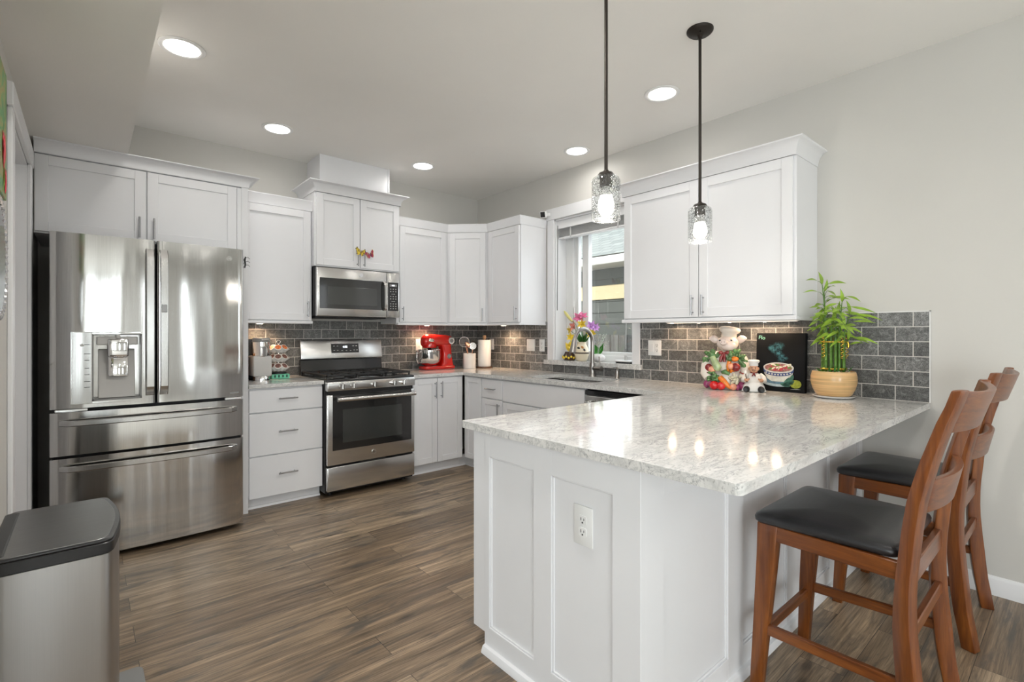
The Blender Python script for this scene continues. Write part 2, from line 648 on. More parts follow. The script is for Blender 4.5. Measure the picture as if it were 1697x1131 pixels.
def floor_material():
    m, nt, b = nmat('brown_grey_plank_floor')
    t = node(nt, 'ShaderNodeTexCoord')
    br = node(nt, 'ShaderNodeTexBrick')
    br.offset = 0.37
    br.offset_frequency = 2
    br.inputs['Scale'].default_value = 1.0
    br.inputs['Brick Width'].default_value = 1.22
    br.inputs['Row Height'].default_value = 0.152
    br.inputs['Mortar Size'].default_value = 0.0011
    br.inputs['Mortar Smooth'].default_value = 0.2
    br.inputs['Color1'].default_value = (0, 0, 0, 1)
    br.inputs['Color2'].default_value = (1, 1, 1, 1)
    br.inputs['Mortar'].default_value = (0.5, 0.5, 0.5, 1)
    mp = node(nt, 'ShaderNodeMapping')
    mp.inputs['Location'].default_value = (20.3, 20.05, 0)
    nt.links.new(t.outputs['Object'], mp.inputs[0])
    nt.links.new(mp.outputs[0], br.inputs['Vector'])
    sc = node(nt, 'ShaderNodeVectorMath', operation='SCALE')
    nt.links.new(br.outputs['Color'], sc.inputs[0])
    sc.inputs['Scale'].default_value = 37.0
    av = node(nt, 'ShaderNodeVectorMath', operation='ADD')
    nt.links.new(mp.outputs[0], av.inputs[0])
    nt.links.new(sc.outputs[0], av.inputs[1])

    def st(sv):
        q = node(nt, 'ShaderNodeMapping')
        q.inputs['Scale'].default_value = sv
        nt.links.new(av.outputs[0], q.inputs[0])
        return q.outputs[0]
    g1 = noise(nt, st((0.8, 15, 1)), 1.5, 7, 0.66, 1.2)
    g2 = noise(nt, st((3.5, 120, 1)), 1.5, 5, 0.65, 0.5)
    g3 = noise(nt, st((1.3, 7.5, 1)), 1.2, 6, 0.65, 1.8)
    base = ramp(nt, br.outputs['Color'], [(0.0, (0.190, 0.134, 0.086)), (0.5, (0.260, 0.188, 0.122)), (1.0, (0.335, 0.248, 0.164))])
    v1 = ramp(nt, g1, [(0.28, 0.34), (0.44, 0.85), (0.56, 1.15), (0.70, 1.75)])
    c1 = mix(nt, 1.0, base, v1, 'MULTIPLY')
    v2 = ramp(nt, g2, [(0.30, 0.55), (0.50, 1.0), (0.70, 1.40)])
    c2 = mix(nt, 1.0, c1, v2, 'MULTIPLY')
    dk = ramp(nt, g3, [(0.50, 0.0), (0.64, 0.80)])
    c3 = mix(nt, dk, c2, (0.085, 0.074, 0.063))
    vo = node(nt, 'ShaderNodeTexVoronoi')
    vo.inputs['Scale'].default_value = 1.0
    nt.links.new(st((2.6, 9.0, 1)), vo.inputs['Vector'])
    kn = ramp(nt, vo.outputs['Distance'], [(0.04, 1.0), (0.17, 0.0)])
    c3 = mix(nt, mix(nt, 1.0, kn, ramp(nt, g1, [(0.40, 1.0), (0.60, 0.2)]), 'MULTIPLY'), c3, (0.045, 0.034, 0.025))
    col = mix(nt, br.outputs['Fac'], c3, (0.035, 0.028, 0.022))
    nt.links.new(col, b.inputs['Base Color'])
    rr = ramp(nt, g1, [(0.2, 0.36), (0.8, 0.26)])
    nt.links.new(rr, b.inputs['Roughness'])
    h = node(nt, 'ShaderNodeMath', operation='MULTIPLY_ADD')
    nt.links.new(br.outputs['Fac'], h.inputs[0])
    h.inputs[1].default_value = -1.5
    nt.links.new(g2, h.inputs[2])
    bump(nt, b, h.outputs[0], 0.18, 0.002)
    return m


FLOOR = floor_material()


def stone_material():
    m, nt, b = nmat('grey_veined_quartz')
    v = objvec(nt, (0.8, 2.8, 2.6), (0, 0, R(6)))
    n1 = noise(nt, v, 5.5, 9, 0.72, 0.7)
    n2 = noise(nt, v, 9.0, 8, 0.72, 0.8)
    n3 = noise(nt, objvec(nt, (1, 1.6, 1)), 90, 3, 0.6)
    base = ramp(nt, n2, [(0.30, (0.50, 0.50, 0.49)), (0.48, (0.70, 0.69, 0.668)), (0.70, (0.78, 0.765, 0.74))])
    vein = ramp(nt, n1, [(0.455, 0.0), (0.495, 0.70), (0.510, 0.08), (0.56, 0.0)])
    msk = ramp(nt, n2, [(0.40, 0.0), (0.56, 1.0)])
    vf = mix(nt, 1.0, vein, msk, 'MULTIPLY')
    c = mix(nt, vf, base, (0.16, 0.17, 0.185))
    sp = ramp(nt, n3, [(0.30, 0.62), (0.40, 0.97), (0.70, 1.04)])
    c = mix(nt, 1.0, c, sp, 'MULTIPLY')
    nt.links.new(c, b.inputs['Base Color'])
    b.inputs['Roughness'].default_value = 0.095
    b.inputs['Specular IOR Level'].default_value = 0.55
    return m


STONE = stone_material()


def wood(name, dark, mid, light, axis='z', rough=0.3, coat=0.25, freq=1.0):
    m, nt, b = nmat(name)
    sc = {'z': (24 * freq, 24 * freq, 1.6 * freq), 'x': (1.6 * freq, 24 * freq, 24 * freq), 'y': (24 * freq, 1.6 * freq, 24 * freq)}[axis]
    n1 = noise(nt, objvec(nt, sc), 1.6, 5, 0.6, 0.8)
    n2 = noise(nt, objvec(nt, tuple(q * 4 for q in sc)), 1.5, 3, 0.6)
    c = ramp(nt, n1, [(0.28, dark), (0.5, mid), (0.74, light)])
    c = mix(nt, 1.0, c, ramp(nt, n2, [(0.3, 0.80), (0.7, 1.12)]), 'MULTIPLY')
    nt.links.new(c, b.inputs['Base Color'])
    b.inputs['Roughness'].default_value = rough
    b.inputs['Coat Weight'].default_value = coat
    b.inputs['Coat Roughness'].default_value = 0.12
    return m


WSTOOL = wood('reddish_brown_wood', (0.085, 0.019, 0.003), (0.170, 0.046, 0.007), (0.255, 0.080, 0.013), 'z', 0.33, 0.15)
WSTOOLX = wood('reddish_brown_wood_rail', (0.085, 0.019, 0.003), (0.170, 0.046, 0.007), (0.255, 0.080, 0.013), 'x', 0.33, 0.15)
WSTOOLY = wood('reddish_brown_wood_side', (0.085, 0.019, 0.003), (0.170, 0.046, 0.007), (0.255, 0.080, 0.013), 'y', 0.33, 0.15)
WOODL = wood('light_wood', (0.38, 0.22, 0.11), (0.50, 0.31, 0.17), (0.58, 0.38, 0.22), 'z', 0.5, 0)
WOODD = wood('walnut_wood', (0.06, 0.03, 0.015), (0.11, 0.055, 0.03), (0.17, 0.09, 0.05), 'x', 0.4, 0)
BPOT = mat('banded_tan_glaze', (0.66, 0.42, 0.19), 0.28, var=0.28, vs=1.6, coat=0.3, vscale=(1.5, 1.5, 70))

# ================================================================ the room shell
H = 2.798
XL = -3.618           # face of the wall beside the refrigerator
struct('floor', MB().box(-6.8, 0.25, -9.2, 0.2, -0.12, 0.0), FLOOR, label='brown-grey wood plank floor of the kitchen', cat='floor')
struct('bounce_carpet', MB().box(-6.4, -0.3, -8.8, -5.0, 0.0, 0.012, 0.004), mat('bounce_cream', (0.72, 0.70, 0.66), 0.95, var=0.05, vs=30, bmp=0.3, bs=200), label='pale carpet added in the living room to bounce light', cat='carpet')  # unseen, added pale so it bounces light up to the ceiling
struct('ceiling', MB().box(-6.8, 0.25, -9.2, 0.25, H, H + 0.25), CEIL, label='greige ceiling above the kitchen', cat='ceiling')
struct('soffit', MB().box(-6.6, -3.180, -9.0, 0.0, 2.382, H), CEIL, label='dropped greige ceiling over the passage by the refrigerator', cat='ceiling')
struct('wall_back', MB().box(-6.8, 0.25, 0.0, 0.2, 0, H), WALL, label='greige wall behind the stove', cat='wall')
# the wall with the kitchen window
WY0, WY1, WZ0, WZ1 = -1.228, -2.117, 1.03, 2.356
wb = MB()
wb.box(0, 0.2, WY0, 0.0, 0, H).box(0, 0.2, WY1, WY0, 0, WZ0).box(0, 0.2, WY1, WY0, WZ1, H)
wb.box(0, 0.2, -5.55, WY1, 0, H).box(0, 0.2, -7.65, -5.55, 2.3, H).box(0, 0.2, -9.2, -7.65, 0, H)
struct('wall_right', wb, WALL, label='greige wall with the kitchen window', cat='wall')
# the wall with the white doorway, beside the refrigerator
DY0, DY1, DZ = -0.80, -1.615, 2.20
wl = MB()
wl.box(XL - 0.13, XL, DY0, 0.0, 0, 2.40).box(XL - 0.13, XL, DY1, DY0, DZ, 2.40).box(XL - 0.13, XL, -3.05, DY1, 0, 2.40)
struct('wall_left', wl, WALL, label='greige wall with the white doorway beside the refrigerator', cat='wall')
struct('wall_passage', MB().box(-6.8, -6.6, -4.3, 0.0, 0, H).box(-6.8, -6.6, -9.2, -7.5, 0, H).box(-6.8, -6.6, -7.5, -4.3, 0, 0.2).box(-6.8, -6.6, -7.5, -4.3, 2.15, H), WALL, label='greige wall at the end of the passage', cat='wall')
wf = MB()
RW = ((-6.30, -4.40), (-4.02, -3.58), (-2.73, -2.47), (-1.34, -1.06))
xa = -6.8
for x0, x1 in RW:
    wf.box(xa, x0, -9.2, -9.0, 0, H).box(x0, x1, -9.2, -9.0, 0, 0.3).box(x0, x1, -9.2, -9.0, 2.3, H)
    xa = x1
wf.box(xa, 0.0, -9.2, -9.0, 0, H)
struct('wall_front', wf, WALL, label='greige wall of the living room with four added windows', cat='wall')
struct('wall_end', MB().box(-3.618 - 0.13, -3.618, -3.052, -3.05, 0, 2.38), WALL, label='end of the wall beside the passage', cat='wall')

# unseen windows added behind the camera to let in light
def added_window(name, x0, x1, y0, y1, z0, z1, axis, label):
    e = D.objects.new(name, None)
    COL.objects.link(e)
    e.location = ((x0 + x1) / 2, (y0 + y1) / 2, z0)
    tag(e, label, 'window', None, 'structure')
    f = MB()
    t = 0.03 if x1 - x0 < 0.6 and axis == 'x' else 0.06
    if axis == 'x':
        xm = (x0 + x1) / 2
        for a, b_ in ((x0, x0 + t), (x1 - t, x1)):
            f.box(a, b_, y0, y1, z0, z1)
        f.box(x0, x1, y0, y1, z0, z0 + t).box(x0, x1, y0, y1, z1 - t, z1)
    else:
        ym = (y0 + y1) / 2
        for a, b_ in ((y0, y0 + t), (y1 - t, y1), (ym - t / 2, ym + t / 2)):
            f.box(x0, x1, a, b_, z0, z1)
        f.box(x0, x1, y0, y1, z0, z0 + t).box(x0, x1, y0, y1, z1 - t, z1)
    struct('window_frame', f, TRIM, e)
    g = MB()
    if axis == 'x':
        ym = (y0 + y1) / 2
        g.box(x0 + t, x1 - t, ym - 0.003, ym + 0.003, z0 + t, z1 - t)
    else:
        xm = (x0 + x1) / 2
        g.box(xm - 0.003, xm + 0.003, y0 + t, y1 - t, z0 + t, z1 - t)
    struct('window_pane', g, PANE, e)


for i, (x0, x1) in enumerate(RW):
    added_window('window_%d' % (2 + i), x0, x1, -9.15, -9.07, 0.3, 2.3, 'x', ('wide white window added in the living room corner', 'white window added next to the wide living room corner one', 'narrowest added white living room window', 'narrow added white living room window by the side slider')[i])
added_window('window_8', -6.74, -6.67, -7.5, -4.3, 0.2, 2.15, 'y', 'wide white window added in the passage')
added_window('window_7', 0.07, 0.14, -7.65, -5.55, 0.0, 2.3, 'y', 'white glazed side slider added behind the kitchen')

# baseboards
def bprof(h=0.092, t=0.014):
    return [(0, 0), (t, 0), (t, h - 0.014), (t * 0.75, h - 0.005), (t * 0.35, h), (0, h)]


struct('baseboard_right', MB().moulding([(0, -3.70), (0, -5.55)], bprof()), TRIM, label='white baseboard along the wall behind the bar stools', cat='baseboard', smooth=40)
struct('baseboard_passage', MB().moulding([(XL, -3.05), (XL, -1.71)], bprof()), TRIM, label='white baseboard under the painting', cat='baseboard', smooth=40)

# the doorway beside the refrigerator
dr = D.objects.new('door_1', None)
COL.objects.link(dr)
dr.location = (XL, (DY0 + DY1) / 2, 0)
tag(dr, 'white panelled door and casing beside the refrigerator', 'door', None, 'structure')
cs = MB()
cs.box(XL, XL + 0.018, DY0 - 0.005, DY0 + 0.088, 0, DZ - 0.004, 0.004)
cs.box(XL, XL + 0.018, DY1 - 0.088, DY1 + 0.005, 0, DZ - 0.004, 0.004)
cs.box(XL, XL + 0.022, DY1 - 0.105, DY0 + 0.100, DZ - 0.004, DZ + 0.092, 0.004)
struct('door_casing', cs, TRIM, dr)
jb = MB()
jb.box(XL - 0.13, XL + 0.001, DY0 - 0.018, DY0, 0, DZ).box(XL - 0.13, XL + 0.001, DY1, DY1 + 0.018, 0, DZ).box(XL - 0.13, XL + 0.001, DY1, DY0, DZ - 0.018, DZ)
struct('door_jamb', jb, TRIM, dr)
ds = MB()
ds.box(XL - 0.125, XL - 0.09, DY1 + 0.02, DY0 - 0.02, 0.01, DZ - 0.02)
for z0, z1 in ((0.25, 0.95), (1.1, 2.02)):
    ds.box(XL - 0.095, XL - 0.082, DY1 + 0.13, DY0 - 0.13, z0, z1, 0.006)
struct('door_slab', ds, TRIM, dr)

# ---------------------------------------------------------------- kitchen window
win = D.objects.new('window_1', None)
COL.objects.link(win)
win.location = (0, (WY0 + WY1) / 2, WZ0)
tag(win, 'white sliding window with casing above the sink', 'window', None, 'structure')
cs = MB()
cs.box(-0.019, 0, WY0, -1.143, WZ0, WZ1 + 0.004, 0.003)
cs.box(-0.019, 0, -2.190, WY1, WZ0, WZ1 + 0.004, 0.003)
cs.box(-0.024, 0, -2.200, -1.130, WZ1 + 0.004, WZ1 + 0.110, 0.003)
struct('window_casing', cs, TRIM, win)
jb = MB()
jb.box(-0.002, 0.19, WY0 - 0.012, WY0, WZ0, WZ1).box(-0.002, 0.19, WY1, WY1 + 0.012, WZ0, WZ1).box(-0.002, 0.19, WY1, WY0, WZ1 - 0.012, WZ1)
struct('window_jamb', jb, TRIM, win)
fr = MB()
GX = 0.185
fr.box(GX - 0.045, GX + 0.03, -1.335, WY0 - 0.012, WZ0, WZ1, 0.003)
fr.box(GX - 0.020, GX + 0.025, -1.375, -1.325, WZ0, WZ1, 0.003)
fr.box(GX - 0.045, GX + 0.03, WY1 + 0.012, WY1 + 0.055, WZ0, WZ1, 0.003)
fr.box(GX - 0.045, GX + 0.03, WY1, WY0, WZ0, WZ0 + 0.055, 0.003)
fr.box(GX - 0.045, GX + 0.03, WY1, WY0, WZ1 - 0.055, WZ1, 0.003)
fr.box(GX - 0.030, GX + 0.025, -1.508, -1.432, WZ0, WZ1, 0.004)
fr.box(GX - 0.024, GX + 0.02, WY1 + 0.05, -1.50, WZ0 + 0.05, WZ0 + 0.085, 0.003)
struct('window_frame', fr, PLASTIC, win)
struct('window_latch', MB().box(GX - 0.055, GX - 0.043, -1.352, -1.340, 1.42, 1.53, 0.003), NICKEL, win)
struct('window_pane', MB().box(GX, GX + 0.004, -1.434, -1.37, WZ0 + 0.05, WZ1 - 0.05), PANE, win)
struct('window_pane', MB().box(GX + 0.01, GX + 0.014, WY1 + 0.052, -1.505, WZ0 + 0.05, WZ1 - 0.05), PANE, win)
struct('window_sill', MB().box(-0.036, 0.150, -2.206, -1.108, WZ0 - 0.042, WZ0 + 0.001, 0.003), STONE, win)

# tiles
ts = MB()
ts.box(-2.455, -0.0005, -0.011, -0.0005, 0.9145, 1.397)
ts.box(-0.011, -0.0005, -1.1425, -0.0115, 0.9145, 1.397)
ts.box(-0.011, -0.0005, -2.191, -1.1425, 0.9145, 0.988)
ts.box(-0.011, -0.0005, -3.986, -2.191, 0.9145, 1.397)
struct('backsplash', ts, TILE, label='dark slate brick-pattern tile backsplash', cat='backsplash')
gt = MB()
gt.box(-0.013, 0, -3.9885, -3.984, 0.9145, 1.400).box(-0.013, 0, -3.9885, -3.456, 1.396, 1.400)
struct('trim_1', gt, PLASTIC, label='white edge strip finishing the tile backsplash', cat='trim')

# ---------------------------------------------------------------- outside
SIDING = mat('grey_lap_siding', (0.125, 0.132, 0.118), 0.7, var=0.06, vs=3)
CREAM = mat('cream_band_board', (0.72, 0.60, 0.36), 0.6)
FASCIA = mat('white_fascia', (0.75, 0.72, 0.66), 0.6)


def shingles():
    m, nt, b = nmat('grey_shingles')
    v = objvec(nt, (1, 1, 1))
    br = node(nt, 'ShaderNodeTexBrick')
    sp = node(nt, 'ShaderNodeSeparateXYZ')
    cb = node(nt, 'ShaderNodeCombineXYZ')
    nt.links.new(v, sp.inputs[0])
    nt.links.new(sp.outputs[1], cb.inputs[0])
    nt.links.new(sp.outputs[0], cb.inputs[1])
    nt.links.new(cb.outputs[0], br.inputs['Vector'])
    br.inputs['Scale'].default_value = 1
    br.inputs['Brick Width'].default_value = 0.22
    br.inputs['Row Height'].default_value = 0.13
    br.inputs['Mortar Size'].default_value = 0.008
    br.inputs['Color1'].default_value = (0.30, 0.31, 0.27, 1)
    br.inputs['Color2'].default_value = (0.42, 0.42, 0.37, 1)
    br.inputs['Mortar'].default_value = (0.22, 0.22, 0.2, 1)
    nt.links.new(br.outputs['Color'], b.inputs['Base Color'])
    b.inputs['Roughness'].default_value = 0.9
    return m


nh = thing('neighbouring_house', 'grey lap-sided house with shingle roof seen through the window', 'house', (4.5, 1.0, 0))
hw = MB()
z = 0.0
while z < 2.50:
    hw.prism([(3.0, z), (3.12, z), (3.12, z + 0.185), (3.018, z + 0.185)], 'y', -3.0, 5.0)
    z += 0.18
hw.box(3.1, 6.8, -3.0, 5.0, 0, 2.55)
hw.build('siding', SIDING, nh)
MB().box(2.965, 3.02, -3.02, 5.02, 1.83, 2.06, 0.006).build('band_board', CREAM, nh)
MB().box(2.42, 2.60, -3.4, 5.4, 2.31, 2.43, 0.02, 2).build('gutter', FASCIA, nh)
MB().box(2.58, 3.05, -3.35, 5.35, 2.33, 2.37).build('eave', FASCIA, nh)
MB().loft([[(2.45, -3.4, 2.45), (4.75, -3.4 + 2.3, 3.65), (7.05, -3.4, 2.45)], [(2.45, 5.4, 2.45), (4.75, 5.4, 3.65), (7.05, 5.4, 2.45)]]).build('roof', shingles(), nh)

fen = thing('wooden_fence', 'weathered grey board fence outside the window', 'fence', (2.1, 1.0, 0))
FENCE = wood('weathered_fence_wood', (0.10, 0.095, 0.085), (0.17, 0.16, 0.145), (0.24, 0.23, 0.21), 'z', 0.8, 0, 0.5)
fb = MB()
y = -2.5
while y < 4.5:
    fb.box(2.10, 2.12, y, y + 0.138, 0, 1.265 + random.uniform(-0.004, 0.004), 0.003)
    y += 0.142
fb.build('board', FENCE, fen)
MB().box(2.12, 2.16, -2.5, 4.6, 0.9, 0.99).build('rail', FENCE, fen)
grd = MB().box(0.25, 16, -14, 12, -0.14, -0.12)
struct('ground', grd, mat('bare_ground', (0.12, 0.13, 0.08), 0.9, var=0.3, vs=2), label='ground outside the house', cat='ground')

# ================================================================ cabinets
def pull(parent, F, a, z, length=0.13, vert=True, o=0.020, name='handle'):
    m = MB(F)
    h = length / 2
    k = h - 0.018
    if vert:
        m.cyl((a, o + 0.030, z - h), (a, o + 0.030, z + h), 0.0055, n=12)
        for q in (-k, k):
            m.cyl((a, o - 0.001, z + q), (a, o + 0.030, z + q), 0.0045, n=10)
    else:
        m.cyl((a - h, o + 0.030, z), (a + h, o + 0.030, z), 0.0055, n=12)
        for q in (-k, k):
            m.cyl((a + q, o - 0.001, z), (a + q, o + 0.030, z), 0.0045, n=10)
    return m.build(name, PULL, parent, smooth=40)


def shaker(parent, F, a0, a1, z0, z1, rail=0.057, t=0.020, name='door', deep=0.009):
    m = MB(F)
    m.box(a0 + rail - 0.004, a1 - rail + 0.004, 0.0, t - deep, z0 + rail - 0.004, z1 - rail + 0.004)
    b = 0.0016
    m.box(a0, a0 + rail, 0, t, z0, z1, b).box(a1 - rail, a1, 0, t, z0, z1, b)
    m.box(a0 + rail - 0.0005, a1 - rail + 0.0005, 0, t - 0.0003, z0, z0 + rail, b).box(a0 + rail - 0.0005, a1 - rail + 0.0005, 0, t - 0.0003, z1 - rail, z1, b)
    return m.build(name, WHITE, parent)


def slab(parent, F, a0, a1, z0, z1, t=0.020, name='drawer_front'):
    return MB(F).box(a0, a1, 0, t, z0, z1, 0.002).build(name, WHITE, parent)


def crown_prof(z0, h=0.085, d=0.058):
    if d < 0.03:
        return [(-0.004, z0), (0.003, z0), (d * 0.9, z0 + 0.90 * h), (d, z0 + 0.92 * h), (d, z0 + h), (-0.004, z0 + h)]
    cove = [(0.005 + (d - 0.005) * (1 - math.cos(t * math.pi / 2)), z0 + 0.06 * h + 0.84 * h * math.sin(t * math.pi / 2)) for t in [i / 7 for i in range(8)]]
    return [(-0.004, z0), (0.005, z0)] + cove + [(d + 0.002, z0 + 0.92 * h), (d + 0.002, z0 + h), (-0.004, z0 + h)]


# --- over the refrigerator
c = thing('refrigerator_cabinet', 'wide two-door white cabinet above the refrigerator with tall side panel', 'cabinet', (-3.05, -0.32, 0))
MB().box(-3.602, -2.545, -0.62, -0.002, 1.857, 2.312).build('body', WHITE, c)
MB().box(-2.546, -2.502, -0.640, -0.002, 0.0, 2.314, 0.002).build('side_panel', WHITE, c)
F = FA(0, -0.62)
d = shaker(c, F, -3.598, -3.088, 1.866, 2.304)
pull(d, F, -3.122, 1.945)
d = shaker(c, F, -3.081, -2.575, 1.866, 2.304)
pull(d, F, -3.048, 1.945)
MB(F).box(-2.573, -2.546, 0, 0.018, 1.866, 2.304, 0.001).build('filler', WHITE, c)
MB().moulding([(-3.60, -0.642), (-2.502, -0.642), (-2.502, -0.366)], crown_prof(2.312, 0.069, 0.058)).build('crown', WHITE, c, smooth=35)
MB().box(-3.60, -2.50, -0.642, -0.002, 2.310, 2.316).build('top_board', WHITE, c)

# --- wall cabinet between refrigerator and microwave
c = thing('wall_cabinet', 'single-door white wall cabinet above the coffee maker', 'cabinet', (-2.2, -0.17, 1.372))
MB().box(-2.500, -1.957, -0.33, -0.002, 1.372, 2.292, 0.001).build('body', WHITE, c)
F = FA(0, -0.33)
d = shaker(c, F, -2.486, -1.972, 1.388, 2.284)
pull(d, F, -1.998, 1.478)
MB().box(-2.50, -1.953, -0.352, -0.30, 1.360, 1.382, 0.004).build('light_rail', WHITE, c)
MB().moulding([(-2.50, -0.340), (-1.957, -0.340)], crown_prof(2.290, 0.085, 0.014)).build('crown', WHITE, c, smooth=35)

# --- above the microwave
c = thing('microwave_cabinet', 'raised two-door white cabinet above the microwave', 'cabinet', (-1.57, -0.2, 1.84))
MB().box(-1.955, -1.187, -0.39, -0.002, 1.838, 2.452, 0.001).build('body', WHITE, c)
F = FA(0, -0.39)
d = shaker(c, F, -1.944, -1.574, 1.848, 2.444)
pull(d, F, -1.600, 1.925)
d = shaker(c, F, -1.568, -1.198, 1.848, 2.444)
pull(d, F, -1.541, 1.925)
MB().moulding([(-1.955, -0.002), (-1.955, -0.408), (-1.187, -0.408), (-1.187, -0.002)], crown_prof(2.448, 0.083, 0.060)).build('crown', WHITE, c, smooth=35)
MB().box(-1.955, -1.187, -0.405, -0.002, 2.448, 2.454).build('top_board', WHITE, c)

c = thing('duct_cover', 'plain white boxed duct cover between microwave cabinet and ceiling', 'duct cover', (-1.57, -0.16, 2.454))
MB().box(-1.884, -1.262, -0.312, -0.002, 2.4545, H - 0.001, 0.0015).build('panel', WHITE, c)
MB().box(-1.262, -1.246, -0.316, -0.002, 2.4545, H - 0.001, 0.0015).build('corner_strip', WHITE, c)

# --- the three corner wall cabinets
c = thing('wall_cabinet', 'single-door white wall cabinet just beyond the microwave, over the red mixer', 'cabinet', (-0.9, -0.17, 1.372))
MB().box(-1.187, -0.6205, -0.33, -0.002, 1.372, 2.292).build('body', WHITE, c)
F = FA(0, -0.33)
d = shaker(c, F, -1.160, -0.650, 1.388, 2.284)
pull(d, F, -1.136, 1.466)
MB().box(-1.183, -0.6205, -0.352, -0.30, 1.360, 1.382, 0.004).build('light_rail', WHITE, c)

c = thing('corner_wall_cabinet', 'angled white corner wall cabinet above the utensil crock', 'cabinet', (-0.3, -0.3, 1.372))
MB().prism([(-0.62, -0.002), (-0.62, -0.33), (-0.33, -0.62), (-0.002, -0.62), (-0.002, -0.002)], 'z', 1.372, 2.292).build('body', WHITE, c)
F = FG(-0.62, -0.33, R(-45))
d = shaker(c, F, 0.024, 0.386, 1.388, 2.284)
pull(d, F, 0.358, 1.466)
MB(F).box(0.0, 0.41, -0.03, 0.022, 1.360, 1.382, 0.004).build('light_rail', WHITE, c)

c = thing('wall_cabinet', 'narrow single-door white wall cabinet beside the window', 'cabinet', (-0.17, -0.87, 1.372))
MB().box(-0.33, -0.002, -1.113, -0.6205, 1.372, 2.292, 0.001).build('body', WHITE, c)
F = FB(-0.33, 0)
d = shaker(c, F, 0.648, 1.102, 1.388, 2.284)
pull(d, F, 1.074, 1.466)
MB().box(-0.352, -0.30, -1.116, -0.6205, 1.360, 1.382, 0.004).box(-0.30, -0.002, -1.116, -1.095, 1.360, 1.374, 0.003).build('light_rail', WHITE, c)

o = MB().moulding([(-1.187, -0.340), (-0.624, -0.340), (-0.340, -0.624), (-0.340, -1.113), (-0.002, -1.113)], crown_prof(2.2925, 0.080, 0.020)).build('crown_moulding', WHITE, smooth=35)
tag(o, 'white crown moulding running around the tops of the corner wall cabinets', 'moulding')

# --- wall cabinet at the far side of the window
c = thing('wall_cabinet', 'large two-door white wall cabinet above the pig figurine', 'cabinet', (-0.17, -2.86, 1.372))
MB().box(-0.33, -0.002, -3.455, -2.270, 1.372, 2.296, 0.001).build('body', WHITE, c)
F = FB(-0.33, 0)
d = shaker(c, F, 2.284, 2.870, 1.388, 2.286, rail=0.06)
pull(d, F, 2.836, 1.465)
d = shaker(c, F, 2.876, 3.440, 1.388, 2.286, rail=0.06)
pull(d, F, 2.908, 1.465)
MB().box(-0.352, -0.30, -3.462, -2.262, 1.356, 1.382, 0.005).box(-0.302, -0.002, -3.462, -3.440, 1.356, 1.376, 0.004).build('light_rail', WHITE, c)
MB().moulding([(-0.002, -2.270), (-0.345, -2.270), (-0.345, -3.455), (-0.002, -3.455)], crown_prof(2.290, 0.088, 0.052)).build('crown', WHITE, c, smooth=35)
MB().box(-0.345, -0.002, -3.455, -2.27, 2.293, 2.298).build('top_board', WHITE, c)


# --- base cabinets
def toe(parent, pts):
    m = MB()
    m.moulding(pts, [(-0.02, 0.0), (0.0, 0.0), (0.0, 0.10), (-0.02, 0.10)])
    m.moulding(pts, [(0, 0), (0.014, 0), (0.013, 0.008), (0.008, 0.016), (0, 0.018)])
    return m.build('toe_kick', WHITE, parent)


c = thing('drawer_base_cabinet', 'white three-drawer base cabinet between refrigerator and stove', 'cabinet', (-2.235, -0.3, 0))
MB().box(-2.500, -1.972, -0.61, -0.002, 0.098, 0.884).build('body', WHITE, c)
F = FA(0, -0.61)
for z0, z1 in ((0.708, 0.868), (0.394, 0.700), (0.090, 0.386)):
    d = slab(c, F, -2.494, -1.976, z0, z1, name='drawer')
    pull(d, F, -2.235, (z0 + z1) / 2 + 0.012, 0.135, False)
toe(c, [(-2.50, -0.552), (-1.972, -0.552)])

c = thing('base_cabinet', 'white two-door base cabinet under the red mixer', 'cabinet', (-0.9, -0.3, 0))
MB().box(-1.197, -0.635, -0.61, -0.002, 0.098, 0.884).build('body', WHITE, c)
F = FA(0, -0.61)
d = shaker(c, F, -1.180, -0.930, 0.100, 0.872, rail=0.052)
pull(d, F, -0.955, 0.765, 0.15)
d = shaker(c, F, -0.924, -0.650, 0.100, 0.872, rail=0.052)
pull(d, F, -0.890, 0.765, 0.15)
toe(c, [(-1.197, -0.552), (-0.636, -0.552)])

c = thing('corner_base_cabinet', 'white corner base cabinet with a plain narrow door', 'cabinet', (-0.3, -0.75, 0))
MB().box(-0.61, -0.002, -0.906, -0.612, 0.098, 0.884).build('body', WHITE, c)
F = FB(-0.61, 0)
shaker(c, F, 0.640, 0.900, 0.100, 0.872, rail=0.05)
toe(c, [(-0.635, -0.552), (-0.552, -0.552), (-0.552, -0.906)])

c = thing('base_cabinet', 'narrow white base cabinet with one drawer over one door, beside the sink cabinet', 'cabinet', (-0.3, -1.05, 0))
MB().box(-0.61, -0.002, -1.206, -0.907, 0.098, 0.884).build('body', WHITE, c)
d = slab(c, F, 0.912, 1.202, 0.700, 0.868, name='drawer')
pull(d, F, 1.057, 0.785, 0.135, False)
d = shaker(c, F, 0.912, 1.202, 0.100, 0.690, rail=0.05)
pull(d, F, 1.170, 0.590, 0.15)
toe(c, [(-0.552, -0.907), (-0.552, -1.206)])

